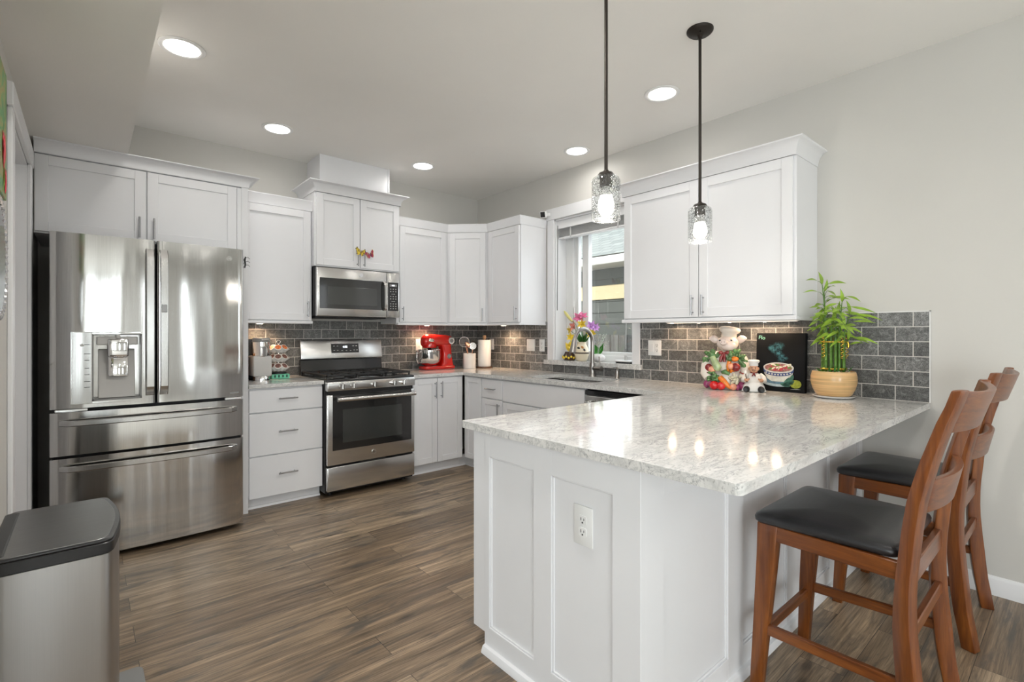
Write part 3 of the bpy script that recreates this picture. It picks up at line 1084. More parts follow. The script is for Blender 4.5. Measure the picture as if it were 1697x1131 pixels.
c = thing('sink_base_cabinet', 'white sink cabinet with plain front panel over two doors', 'cabinet', (-0.3, -1.68, 0))
MB().box(-0.61, -0.58, -2.146, -1.207, 0.098, 0.884).box(-0.58, -0.002, -1.225, -1.207, 0.098, 0.884).box(-0.58, -0.002, -2.146, -2.128, 0.098, 0.884).box(-0.58, -0.002, -2.146, -1.207, 0.098, 0.116).build('body', WHITE, c)
slab(c, F, 1.212, 2.142, 0.690, 0.872, name='front_panel')
d = shaker(c, F, 1.212, 1.675, 0.100, 0.680, rail=0.052)
pull(d, F, 1.645, 0.590, 0.15)
d = shaker(c, F, 1.681, 2.142, 0.100, 0.680, rail=0.052)
pull(d, F, 1.712, 0.590, 0.15)
toe(c, [(-0.552, -1.207), (-0.552, -2.146)])

c = thing('dishwasher', 'stainless steel dishwasher under the counter next to the sink cabinet', 'dishwasher', (-0.3, -2.45, 0))
MB().box(-0.60, -0.02, -2.745, -2.152, 0.06, 0.880).build('body', DARKGREY, c)
MB().box(-0.640, -0.60, -2.743, -2.154, 0.10, 0.835, 0.006, 2).build('door', STEELR, c)
MB().box(-0.638, -0.60, -2.743, -2.154, 0.837, 0.872, 0.003).build('control_strip', BLACKGL, c)
m = MB()
m.tube([(-0.640, -2.20, 0.79), (-0.685, -2.20, 0.79), (-0.685, -2.70, 0.79), (-0.640, -2.70, 0.79)], 0.010, 10)
m.build('handle', STEELR, c, smooth=40)

# --- peninsula
PX, PY0, PY1 = -2.155, -2.868, -3.685
c = thing('peninsula_cabinet', 'white panelled peninsula cabinet carrying the breakfast bar', 'cabinet', (-1.1, -3.3, 0))
m = MB()
m.box(PX + 0.012, -0.002, PY1 + 0.012, -2.945, 0.0, 0.8835).box(PX + 0.012, -0.66, -2.946, PY0, 0.075, 0.8835)
m.build('body', WHITE, c)
PT = 0.075
# end panel: stiles, rails and sunk fields, with the toe notch
def framed(m, F, stiles, rails, t=0.012):
    b = 0.0012
    for a0, a1, z0, z1 in stiles:
        m.box(a0, a1, -0.001, t, z0, z1, b)
    for a0, a1, z0, z1 in rails:
        m.box(a0, a1, -0.001, t - 0.0002, z0, z1, b)


F = FB(PX + 0.012, 0)
m = MB(F)
TOPZ = 0.8835
b = 0.0012
m.box(2.868, 2.945, -0.001, 0.012, PT, TOPZ, b).box(2.943, 2.972, -0.001, 0.012, 0, TOPZ)
m.box(3.230, 3.320, -0.001, 0.012, 0, TOPZ, b).box(3.583, 3.6735, -0.001, 0.012, 0, TOPZ)
for a0, a1 in ((2.970, 3.232), (3.318, 3.585)):
    m.box(a0, a1, -0.001, 0.0118, 0, 0.104, b).box(a0, a1, -0.001, 0.0118, 0.787, TOPZ, b)
# thin bead round each sunk field
for a0, a1 in ((2.972, 3.230), (3.320, 3.583)):
    for q in ((a0, a0 + 0.007, 0.104, 0.787), (a1 - 0.007, a1, 0.104, 0.787), (a0, a1, 0.104, 0.111), (a0, a1, 0.780, 0.787)):
        m.box(q[0], q[1], -0.001, 0.006, q[2], q[3], 0.002)
m.build('end_panel', WHITE, c)
F = FA(0, PY1 + 0.012)
m = MB(F)
XS = [(-2.155, -2.035), (-1.620, -1.500), (-1.085, -0.965), (-0.550, -0.430), (-0.060, -0.002)]
for a0, a1 in XS:
    m.box(a0, a1, -0.001, 0.012, 0, TOPZ, b)
for i in range(4):
    a0, a1 = XS[i][1] - 0.001, XS[i + 1][0] + 0.001
    m.box(a0, a1, -0.001, 0.0118, 0, 0.104, b).box(a0, a1, -0.001, 0.0118, 0.787, TOPZ, b)
    for q in ((a0, a0 + 0.008, 0.104, 0.787), (a1 - 0.008, a1, 0.104, 0.787), (a0, a1, 0.104, 0.112), (a0, a1, 0.779, 0.787)):
        m.box(q[0], q[1], -0.001, 0.006, q[2], q[3], 0.002)
m.build('back_panel', WHITE, c)
m = MB()
sp = [(0, 0), (0.020, 0), (0.019, 0.010), (0.012, 0.026), (0, 0.030)]
m.moulding([(PX, -2.945), (PX, PY1), (-0.002, PY1)], sp)
m.build('shoe_moulding', WHITE, c, smooth=40)

# ---------------------------------------------------------------- worktops
CT0, CT1 = 0.8845, 0.914


def rounded(pts, rad, n=5):
    out = []
    k = len(pts)
    for i in range(k):
        r_ = rad[i] if isinstance(rad, (list, tuple)) else rad
        p, a, q = Vector(pts[i]), Vector(pts[i - 1]), Vector(pts[(i + 1) % k])
        if r_ <= 0:
            out.append(tuple(p))
            continue
        u, v = (a - p).normalized(), (q - p).normalized()
        for j in range(n + 1):
            t = j / n
            s0, s1 = p + u * r_, p + v * r_
            out.append(tuple(s0 * (1 - t) ** 2 + p * 2 * t * (1 - t) + s1 * t ** 2))
    return out


def slab_mesh(outer, holes, z0, z1, b=0.004):
    m = MB()
    bm = m.bm
    es = []
    for lp in [outer] + holes:
        vs = [bm.verts.new((p[0], p[1], z1)) for p in lp]
        for i in range(len(vs)):
            es.append(bm.edges.new((vs[i], vs[(i + 1) % len(vs)])))
    r = bmesh.ops.triangle_fill(bm, use_beauty=True, use_dissolve=False, edges=es)
    fs = [g for g in r['geom'] if isinstance(g, bmesh.types.BMFace)]
    ex = bmesh.ops.extrude_face_region(bm, geom=fs)
    vs = [g for g in ex['geom'] if isinstance(g, bmesh.types.BMVert)]
    bmesh.ops.translate(bm, verts=vs, vec=(0, 0, z0 - z1))
    bmesh.ops.recalc_face_normals(bm, faces=bm.faces[:])
    if b:
        e2 = [e for e in bm.edges if len(e.link_faces) == 2 and e.calc_face_angle(0) > R(60) and abs(e.verts[0].co.z - e.verts[1].co.z) < 1e-5]
        bmesh.ops.bevel(bm, geom=e2, offset=b, segments=2, profile=0.5, affect='EDGES', clamp_overlap=True)
    return m


outer = rounded([(-1.1975, -0.001), (-0.001, -0.001), (-0.001, -3.986), (-2.180, -3.986), (-2.180, -2.815), (-0.652, -2.815), (-0.652, -0.650), (-1.1975, -0.650)],
                [0, 0, 0.006, 0.022, 0.012, 0.010, 0.010, 0])
SK = (-0.535, -0.145, -2.12, -1.40)
hole = rounded([(SK[0], SK[2]), (SK[1], SK[2]), (SK[1], SK[3]), (SK[0], SK[3])], 0.07, 7)
o = slab_mesh(outer, [hole], CT0, CT1).build('countertop', STONE, loc=(0, 0, 0))
tag(o, 'grey veined quartz worktop running round the corner and out over the peninsula', 'countertop')
o = slab_mesh([(-2.4995, -0.001), (-1.9705, -0.001), (-1.9705, -0.650), (-2.4995, -0.650)], [], CT0, CT1).build('countertop', STONE, loc=(0, 0, 0))
tag(o, 'short quartz worktop between refrigerator and stove, under the coffee maker', 'countertop')

# sink bowl
k = thing('sink', 'undermount stainless steel sink in the worktop below the window', 'sink', (-0.34, -1.76, 0.70))
def sring(ins, z, r_):
    return [(p[0], p[1], z) for p in rounded([(SK[0] + ins, SK[2] + ins), (SK[1] - ins, SK[2] + ins), (SK[1] - ins, SK[3] - ins), (SK[0] + ins, SK[3] - ins)], r_, 7)]


MB().loft([sring(-0.02, 0.8835, 0.075), sring(0.004, 0.8835, 0.07), sring(0.008, 0.74, 0.065), sring(0.03, 0.705, 0.05), sring(0.16, 0.70, 0.02)], True).build('bowl', SINKST, k, smooth=40, recalc=False)
MB().cyl((-0.34, -1.76, 0.701), (-0.34, -1.76, 0.706), 0.045).build('drain', CHROME, k, smooth=40)

# ================================================================ refrigerator
FX0, FX1, FXM = -3.526, -2.588, -3.060


def fbow(x):
    t = (x - (FX0 + FX1) / 2) / ((FX1 - FX0) / 2)
    return -0.918 + 0.020 * t * t


def bowed(m, x0, x1, z0, z1, yb, hole=None, depth=0.09, n=18, edge=0.012, fn=None, nz=1):
    """door with a bowed front, rounded vertical edges and an optional rectangular recess"""
    fn = fn or fbow
    xs = [x0, x0 + edge * 0.12, x0 + edge * 0.45, x0 + edge]
    xs += [x0 + edge + (x1 - x0 - 2 * edge) * i / n for i in range(1, n)]
    xs += [x1 - edge, x1 - edge * 0.45, x1 - edge * 0.12, x1]
    zs = [z0 + (z1 - z0) * i / nz for i in range(nz + 1)]
    if hole:
        hx0, hx1, hz0, hz1 = hole
        xs = sorted(set([q for q in xs if not (abs(q - hx0) < 0.004 or abs(q - hx1) < 0.004)] + [hx0, hx1]))
        zs = sorted(set([q for q in zs if not (abs(q - hz0) < 0.01 or abs(q - hz1) < 0.01)] + [hz0, hz1]))

    def fy(x):
        d = min(x - x0, x1 - x)
        y = fn(x)
        if d < edge:
            t = 1 - d / edge
            y += edge * (1 - math.sqrt(max(0, 1 - t * t)))
        return y
    G = [[m._v((x, fy(x), z)) for x in xs] for z in zs]
    for i in range(len(zs) - 1):
        for j in range(len(xs) - 1):
            if hole and hx0 - 1e-6 <= xs[j] and xs[j + 1] <= hx1 + 1e-6 and hz0 - 1e-6 <= zs[i] and zs[i + 1] <= hz1 + 1e-6:
                continue
            m._f([G[i][j], G[i][j + 1], G[i + 1][j + 1], G[i + 1][j]])
    B = {}

    def bk(i, j):
        if (i, j) not in B:
            B[(i, j)] = m._v((xs[j], yb, zs[i]))
        return B[(i, j)]
    nx, nzz = len(xs) - 1, len(zs) - 1
    for j in range(nx):
        m._f([G[0][j + 1], G[0][j], bk(0, j), bk(0, j + 1)])
        m._f([G[nzz][j], G[nzz][j + 1], bk(nzz, j + 1), bk(nzz, j)])
    for i in range(nzz):
        m._f([G[i][0], G[i + 1][0], bk(i + 1, 0), bk(i, 0)])
        m._f([G[i + 1][nx], G[i][nx], bk(i, nx), bk(i + 1, nx)])
    m._f([bk(0, j) for j in range(nx + 1)] + [bk(i, nx) for i in range(1, nzz + 1)] + [bk(nzz, j) for j in range(nx - 1, -1, -1)] + [bk(i, 0) for i in range(nzz - 1, 0, -1)])
    return m


fr_ = thing('refrigerator', 'stainless steel french-door refrigerator with water dispenser', 'refrigerator', (-3.057, -0.5, 0))
MB().box(FX0 + 0.006, FX1 - 0.006, -0.832, -0.03, 0.03, 1.80, 0.004).build('body', DARKGREY, fr_)
for x in (FX0 + 0.08, FX1 - 0.08):
    MB().cyl((x, -0.78, 0.0), (x, -0.78, 0.035), 0.022, n=12).build('foot', BLACKPL, fr_)
YB = -0.842
hole = (-3.350, -3.128, 0.902, 1.276)
dl = bowed(MB(), FX0, FXM - 0.004, 0.868, 1.832, YB, hole).build('door', STEEL, fr_, smooth=40)
drr = bowed(MB(), FXM + 0.004, FX1, 0.868, 1.832, YB).build('door', STEEL, fr_, smooth=40)
d1 = bowed(MB(), FX0, FX1, 0.612, 0.848, YB, n=26).build('drawer', STEEL, fr_, smooth=40)
d2 = bowed(MB(), FX0, FX1, 0.036, 0.596, YB, n=26).build('drawer', STEEL, fr_, smooth=40)


def vhandle(par, x, z0, z1, wd=0.042):
    y = fbow(x)
    n = 16
    rings = []
    for i in range(n + 1):
        t = i / n
        z = z0 + (z1 - z0) * t
        e = min(1.0, min(t, 1 - t) / 0.07)
        out = 0.006 + 0.040 * (1 - (1 - e) ** 2) + 0.006 * math.sin(math.pi * t)
        h = wd / 2
        yo = y - out
        rings.append([(x - h, yo + 0.006, z), (x - h * 0.8, yo, z), (x + h * 0.8, yo, z), (x + h, yo + 0.006, z), (x + h * 0.85, yo + 0.020, z), (x - h * 0.85, yo + 0.020, z)])
    return MB().loft(rings).build('handle', STEELH, par, smooth=35)


vhandle(dl, FXM - 0.030, 0.915, 1.778)
h2 = vhandle(drr, FXM + 0.037, 0.915, 1.778)
MB().box(FXM + 0.022, FXM + 0.050, fbow(FXM) - 0.056, fbow(FXM) - 0.048, 1.405, 1.452, 0.002).build('door_release', STEELLID, drr)


def hhandle(par, x0, x1, z):
    n = 22
    rings = []
    for i in range(n + 1):
        t = i / n
        x = x0 + (x1 - x0) * t
        e = min(1.0, min(t, 1 - t) / 0.05)
        out = 0.004 + 0.040 * (1 - (1 - e) ** 2) + 0.010 * math.sin(math.pi * t)
        yo = fbow(x) - out
        h = 0.0165
        rings.append([(x, yo + 0.006, z - h), (x, yo, z - h * 0.7), (x, yo, z + h * 0.7), (x, yo + 0.006, z + h), (x, yo + 0.022, z + h * 0.8), (x, yo + 0.022, z - h * 0.8)])
    return MB().loft(rings).build('handle', STEELH, par, smooth=35)


hhandle(d1, -3.488, -2.627, 0.790)
hhandle(d2, -3.488, -2.627, 0.542)
# dispenser
yd = fbow(-3.24)
m = MB()
x0, x1, z0, z1 = hole
m.box(x0 + 0.001, x1 - 0.001, yd + 0.073, yd + 0.080, z0, z1)
m.box(x0, x0 + 0.006, yd - 0.002, yd + 0.075, z0, z1).box(x1 - 0.006, x1, yd - 0.002, yd + 0.075, z0, z1)
m.box(x0, x1, yd - 0.002, yd + 0.075, z0, z0 + 0.010).box(x0, x1, yd - 0.002, yd + 0.075, z1 - 0.006, z1)
m.build('dispenser_recess', GREY, dl)
m = MB()
m.prism([(yd + 0.072, z1 - 0.085), (yd + 0.060, z1 - 0.085), (yd + 0.006, z0 + 0.012), (yd + 0.072, z0 + 0.012)], 'x', x0 + 0.026, x1 - 0.030, 0.003)
m.build('dispenser_back', LGREY, dl)
MB().box(x0 + 0.018, x1 - 0.018, yd + 0.004, yd + 0.06, z1 - 0.062, z1 - 0.014, 0.006, 2).build('dispenser_hood', LGREY, dl)
MB().box(-3.284, -3.188, yd - 0.008, yd + 0.03, 1.146, 1.250, 0.010, 3).build('ice_chute', CHROME, dl, smooth=40)
m = MB()
m.prism([(yd + 0.030, 1.150), (yd + 0.016, 1.150), (yd - 0.002, 1.035), (yd + 0.012, 1.035)], 'x', -3.281, -3.191, 0.006, 2)
m.build('dispenser_lever', CHROME, dl, smooth=40)
MB().box(-3.246, -3.228, yd - 0.006, yd + 0.02, z1 - 0.024, z1 - 0.002, 0.003).build('dispenser_nub', LGREY, dl)
fm = MB()
for q in ((-3.440, -3.436, 0.889, 1.288), (-3.123, -3.119, 0.889, 1.288), (-3.440, -3.119, 0.889, 0.893), (-3.440, -3.119, 1.284, 1.288), (-3.354, -3.350, 0.889, 1.288)):
    fm.box(q[0], q[1], yd - 0.0025, yd + 0.02, q[2], q[3], 0.0012)
fm.build('dispenser_frame', CHROME, dl)
MB().box(-3.437, -3.354, yd - 0.0012, yd + 0.02, 0.892, 1.285).build('control_panel', steel('glossy_control_panel_steel', 0.40, 0.16, 0.3), dl)
m = MB()
for z, wd in ((1.216, 0.022), (1.165, 0.026), (1.130, 0.020), (1.085, 0.018), (1.050, 0.022), (1.012, 0.026), (0.980, 0.024)):
    m.box(-3.372 - wd / 2, -3.372 + wd / 2, yd - 0.0018, yd, z, z + 0.003)
m.build('control_print', BLACKPL, dl)
m = MB()
m.prism([(-3.400, 1.208), (-3.404, 1.224), (-3.398, 1.217), (-3.393, 1.226), (-3.388, 1.217), (-3.382, 1.224), (-3.386, 1.208)], 'y', yd - 0.0019, yd)
m.build('crown_mark', ICON, dl)
m = MB()
m.torus((-2.672, fbow(-2.672) - 0.0005, 1.765), 0.014, 0.0014, 'y')
m.build('round_badge', CHROME, drr, smooth=60)
text('badge_letters', 'GE', 0.015, TA(-2.672, fbow(-2.672) - 0.0010, 1.765), CHROME, drr)
MB().box(-2.690, -2.615, fbow(-2.62) - 0.0035, fbow(-2.62) + 0.01, 0.888, 0.899, 0.001).build('nameplate', GREY, drr)
m = MB()
m.box(FX0 + 0.02, FX0 + 0.16, -0.905, -0.86, 0.849, 0.866, 0.004)
m.build('hinge', CHROME, fr_)
m = MB()
m.box(FX1 - 0.11, FX1 - 0.01, -0.905, -0.86, 0.849, 0.866, 0.004)
m.build('hinge', CHROME, fr_)
MB().box(FX0 + 0.02, FX0 + 0.12, -0.89, -0.78, 1.80, 1.828, 0.008, 2).build('hinge_cover', DARKGREY, fr_)
MB().box(FX1 - 0.12, FX1 - 0.02, -0.89, -0.78, 1.80, 1.828, 0.008, 2).build('hinge_cover', DARKGREY, fr_)

# small dark ornament on the refrigerator's side edge
m = MB()
hx = FX1 + 0.012
m.tube([(hx, -0.875, 1.715), (hx + 0.004, -0.875, 1.74), (hx, -0.875, 1.765), (hx + 0.005, -0.875, 1.79)], [0.003, 0.006, 0.006, 0.004], 8)
for z, s_ in ((1.73, 1), (1.755, 1), (1.78, 1)):
    m.tube([(hx, -0.875, z), (hx + 0.016, -0.890, z + 0.006), (hx + 0.028, -0.885, z - 0.004)], 0.0016, 6)
    m.tube([(hx, -0.875, z), (hx - 0.008, -0.885, z - 0.008), (hx - 0.011, -0.893, z - 0.016)], 0.0016, 6)
o = m.build('lizard_magnet', BLACKPL, smooth=50)
tag(o, 'tiny black lizard-shaped magnet clinging to the side edge of the refrigerator', 'magnet')

# ================================================================ range
RX0, RX1 = -1.968, -1.203
rg = thing('gas_range', 'stainless steel gas range with black oven window', 'stove', ((RX0 + RX1) / 2, -0.36, 0))
MB().box(RX0, RX1, -0.665, -0.03, 0.03, 0.898, 0.003).build('body', BLACKPL, rg)
for x in (RX0 + 0.06, RX1 - 0.06):
    MB().cyl((x, -0.60, 0), (x, -0.60, 0.032), 0.02, n=12).build('foot', BLACKPL, rg)
dd = MB().box(RX0 + 0.003, RX1 - 0.003, -0.705, -0.66, 0.050, 0.238, 0.008, 2).build('drawer', STEELR, rg, smooth=40)
MB().box(RX0 + 0.27, RX1 - 0.27, -0.700, -0.66, 0.236, 0.247, 0.003).build('drawer_lip', BLACKPL, dd)
od = MB().box(RX0 + 0.003, RX1 - 0.003, -0.705, -0.667, 0.252, 0.802, 0.008, 2).build('oven_door', STEELR, rg, smooth=40)
MB().box(-1.924, -1.238, -0.7075, -0.69, 0.366, 0.800, 0.0015).build('door_glass', DARKGL, od)
MB().box(-1.845, -1.330, -0.7085, -0.70, 0.420, 0.680, 0.0005).build('oven_window', OVENWIN, od)
m = MB()
m.tube([(-1.905, -0.762, 0.766), (-1.229, -0.762, 0.766)], 0.0165, 14, ry=1.0)
for x in (-1.870, -1.264):
    m.box(x - 0.014, x + 0.014, -0.762, -0.70, 0.754, 0.778, 0.003)
m.build('handle', STEELR, od, smooth=40)
m = MB()
m.cyl((-1.583, -0.705, 0.310), (-1.583, -0.709, 0.310), 0.019, n=28)
m.build('round_badge', CHROME, od, smooth=40)
MB().torus((-1.583, -0.7095, 0.310), 0.0145, 0.0012, 'y').build('badge_ring', GREY, od)
text('badge_letters', 'GE', 0.018, TA(-1.583, -0.7095, 0.310), BLACKPL, od)
MB().box(RX0 + 0.02, RX1 - 0.02, -0.690, -0.66, 0.804, 0.829).build('vent_slot', BLACKPL, rg)
cp = MB().box(RX0 + 0.002, RX1 - 0.002, -0.712, -0.63, 0.830, 0.903, 0.006, 2).build('control_panel', STEELR, rg, smooth=40)
for x in (-1.851, -1.760, -1.586, -1.409, -1.319):
    kb = MB()
    kb.cyl((x, -0.711, 0.867), (x, -0.716, 0.867), 0.027, 0.026, 24)
    kb.cyl((x, -0.715, 0.867), (x, -0.740, 0.867), 0.0235, 0.021, 24)
    kn = kb.build('knob', CHROME, rg, smooth=40)
    MB().box(x - 0.0055, x + 0.0055, -0.751, -0.735, 0.846, 0.888, 0.003).build('knob_grip', CHROME, kn, smooth=40)
    MB().box(x - 0.001, x + 0.001, -0.7515, -0.749, 0.848, 0.886).build('knob_mark', BLACKPL, kn)
MB().box(RX0, RX1, -0.695, -0.03, 0.898, 0.922, 0.009, 3).build('cooktop', BLACKGL, rg, smooth=40)
for (x, y, r_) in ((-1.80, -0.50, 0.050), (-1.80, -0.22, 0.042), (-1.585, -0.36, 0.055), (-1.37, -0.50, 0.048), (-1.37, -0.22, 0.038)):
    bn_ = MB().lathe([(r_ * 0.9, 0), (r_ * 0.95, 0.012), (r_ * 0.6, 0.014), (0.001, 0.0141)], (x, y, 0.920)).build('burner', GREY, rg, smooth=40)
    MB().lathe([(r_ * 0.78, 0), (r_ * 0.78, 0.008), (r_ * 0.6, 0.012), (0.001, 0.013)], (x, y, 0.933)).build('burner_cap', IRON, bn_, smooth=40)
gx = [RX0 + 0.012, RX0 + 0.256, RX0 + 0.509, RX1 - 0.012]
for i in range(3):
    m = MB()
    a, c_ = gx[i] + 0.003, gx[i + 1] - 0.003
    z0, z1 = 0.938, 0.953
    y0, y1 = -0.655, -0.085
    for y in (y0, (y0 + y1) / 2 - 0.006, y1 - 0.012):
        m.box(a, c_, y, y + 0.012, z0, z1, 0.003)
    for x in (a, c_ - 0.012):
        m.box(x, x + 0.012, y0, y1, z0, z1, 0.003)
    xm = (a + c_) / 2
    for yc in (y0 + 0.145, y1 - 0.145):
        m.box(xm - 0.006, xm + 0.006, yc - 0.145, yc - 0.03, z0, z1, 0.003).box(xm - 0.006, xm + 0.006, yc + 0.03, yc + 0.145, z0, z1, 0.003)
        m.box(a, xm - 0.03, yc - 0.006, yc + 0.006, z0, z1, 0.003).box(xm + 0.03, c_, yc - 0.006, yc + 0.006, z0, z1, 0.003)
    for x in (a + 0.004, c_ - 0.016):
        for y in (y0 + 0.004, (y0 + y1) / 2 - 0.006, y1 - 0.016):
            m.box(x, x + 0.012, y, y + 0.012, 0.921, z0 + 0.002)
    m.build('grate', IRON, rg)
m = MB()
m.prism([(-0.030, 0.918), (-0.085, 0.918), (-0.062, 1.048), (-0.030, 1.048)], 'x', RX0 + 0.002, RX1 - 0.002, 0.004)
m.build('splash_panel', BLACKGL, rg)
m = MB()
m.prism([(-0.020, 1.056), (-0.092, 1.056), (-0.058, 1.224), (-0.020, 1.224)], 'x', RX0 + 0.004, RX1 - 0.004, 0.005, 2)
bgd = m.build('backguard', STEELR, rg, smooth=40)


def bgy(z):
    return -0.092 + (z - 1.056) / 0.168 * 0.034


m = MB()
m.prism([(bgy(1.104) + 0.01, 1.104), (bgy(1.104) - 0.0015, 1.104), (bgy(1.188) - 0.0015, 1.188), (bgy(1.188) + 0.01, 1.188)], 'x', -1.698, -1.440)
m.build('display', BLACKGL, bgd)
tilt = math.atan2(0.034, 0.168)


def TBG(x, z):
    return Matrix.Translation((x, bgy(z) - 0.0022, z)) @ Matrix.Rotation(R(90) - tilt, 4, 'X')


text('clock_digits', '4:02', 0.026, TBG(-1.570, 1.158), DIGIT, bgd)
for x, z, s_ in ((-1.672, 1.166, '-'), (-1.640, 1.166, '-'), (-1.492, 1.166, '-'), (-1.462, 1.166, '-'), (-1.672, 1.128, '-'), (-1.640, 1.128, '-'), (-1.600, 1.124, 'o'), (-1.560, 1.124, 'o'), (-1.520, 1.124, 'o'), (-1.485, 1.128, '-'), (-1.458, 1.128, '-')):
    MB(Matrix.Translation((x, bgy(z) - 0.0022, z))).box(-0.007, 0.007, -0.0004, 0.0004, -0.0022, 0.0022).build('button_mark', ICON, bgd)

# ================================================================ microwave
mw = thing('microwave', 'over-the-range stainless steel microwave with black door glass', 'microwave', (-1.58, -0.2, 1.42))
MX0, MX1, MZ0, MZ1 = -1.951, -1.205, 1.424, 1.832
MB().box(MX0, MX1, -0.395, -0.014, MZ0 + 0.004, MZ1, 0.002).build('body', BLACKPL, mw)
MB().box(MX0 + 0.01, MX1 - 0.10, -0.36, -0.05, MZ0 - 0.012, MZ0 + 0.006, 0.003).build('grease_filter', DARKGREY, mw)
md = MB().box(MX0, -1.333, -0.432, -0.393, MZ0, MZ1 - 0.004, 0.007, 2).build('door', STEELR, mw, smooth=40)
MB().box(-1.928, -1.352, -0.4345, -0.42, 1.488, 1.742, 0.0015).build('door_glass', DARKGL, md)
MB().box(-1.862, -1.425, -0.4352, -0.43, 1.522, 1.672, 0.0003).build('window_mesh', OVENWIN, md)
m = MB()
n = 14
rings = []
for i in range(n + 1):
    t = i / n
    z = 1.482 + 0.264 * t
    e = min(1, min(t, 1 - t) / 0.12)
    yo = -0.432 - 0.004 - 0.036 * (1 - (1 - e) ** 2) - 0.006 * math.sin(math.pi * t)
    rings.append([(-1.372, yo + 0.006, z), (-1.367, yo, z), (-1.349, yo, z), (-1.344, yo + 0.006, z), (-1.347, yo + 0.016, z), (-1.369, yo + 0.016, z)])
m.loft(rings)
m.build('handle', STEELR, md, smooth=35)
m = MB()
m.cyl((-1.571, -0.432, 1.784), (-1.571, -0.4345, 1.784), 0.017, n=28)
m.build('round_badge', CHROME, md, smooth=40)
text('badge_letters', 'GE', 0.016, TA(-1.571, -0.4348, 1.784), GREY, md)
ms = MB().box(-1.330, MX1, -0.432, -0.393, MZ0, MZ1 - 0.004, 0.007, 2).build('control_side', STEELR, mw, smooth=40)
MB().box(-1.322, -1.219, -0.4345, -0.42, 1.484, 1.740, 0.0012).build('keypad', BLACKGL, ms)
MB().box(-1.306, -1.236, -0.4352, -0.43, 1.702, 1.724).build('display', GREY, ms)
text('clock_digits', '4:02', 0.017, TA(-1.271, -0.4356, 1.713), DIGIT, ms)
m = MB()
for r_ in range(9):
    z = 1.680 - r_ * 0.022
    for cc in range(3):
        x = -1.296 + cc * 0.0255
        if r_ in (2, 5) and cc == 1:
            m.box(x - 0.018, x + 0.018, -0.4350, -0.434, z - 0.0015, z + 0.0015)
        elif r_ not in (2, 5):
            m.box(x - 0.005, x + 0.005, -0.4350, -0.434, z - 0.0025, z + 0.0025)
m.build('key_marks', ICON, ms)


# butterflies on the microwave cabinet pulls
def butterfly(x, y, z, ang, c1, c2, label):
    e = thing('butterfly_ornament', label, 'ornament', (x, y, z))
    q = Matrix.Translation((x, y, z)) @ Matrix.Rotation(ang, 4, 'Y') @ Matrix.Scale(1.2, 4)
    m1 = mat('butterfly_wing_%s' % ('yellow' if c1[1] > 0.3 else 'red'), c1, 0.4, var=0.5, vs=90)
    dk = mat('butterfly_dark_edge', (0.03, 0.02, 0.015), 0.5)
    for s_ in (-1, 1):
        pts = [(0, 0), (0.012, 0.022), (0.034, 0.036), (0.040, 0.024), (0.030, 0.006), (0.026, -0.010), (0.016, -0.022), (0.006, -0.014)]
        M2 = q @ Matrix.Rotation(s_ * R(18), 4, 'Z')
        m = MB(M2)
        m.prism([(s_ * a, b_) for a, b_ in pts], 'y', -0.0006, 0.0006)
        wg = m.build('wing', m1, e)
        m = MB(M2)
        for k_ in range(2, 6):
            a, b_ = pts[k_]
            m.ball((s_ * a * 0.92, -0.0006, b_ * 0.92), (0.0045, 0.0012, 0.0045), 8, 5)
        m.ball((s_ * 0.016, -0.0006, 0.014), (0.003, 0.0012, 0.008), 8, 5)
        m.build('wing_spots', dk if c1[1] > 0.3 else mat('butterfly_pink_edge', c2, 0.5), wg)
    MB(q).tube([(0, -0.003, -0.016), (0, -0.004, 0), (0, -0.003, 0.016)], [0.0015, 0.0032, 0.0022], 8).build('body', dk, e, smooth=50)
    return e


butterfly(-1.592, -0.468, 1.972, R(12), (0.75, 0.50, 0.03), (0.05, 0.03, 0.02), 'yellow butterfly ornament clipped above the microwave cabinet pulls')
butterfly(-1.500, -0.462, 1.962, R(-20), (0.35, 0.02, 0.07), (0.55, 0.35, 0.10), 'dark red butterfly ornament clipped above the microwave cabinet pulls')

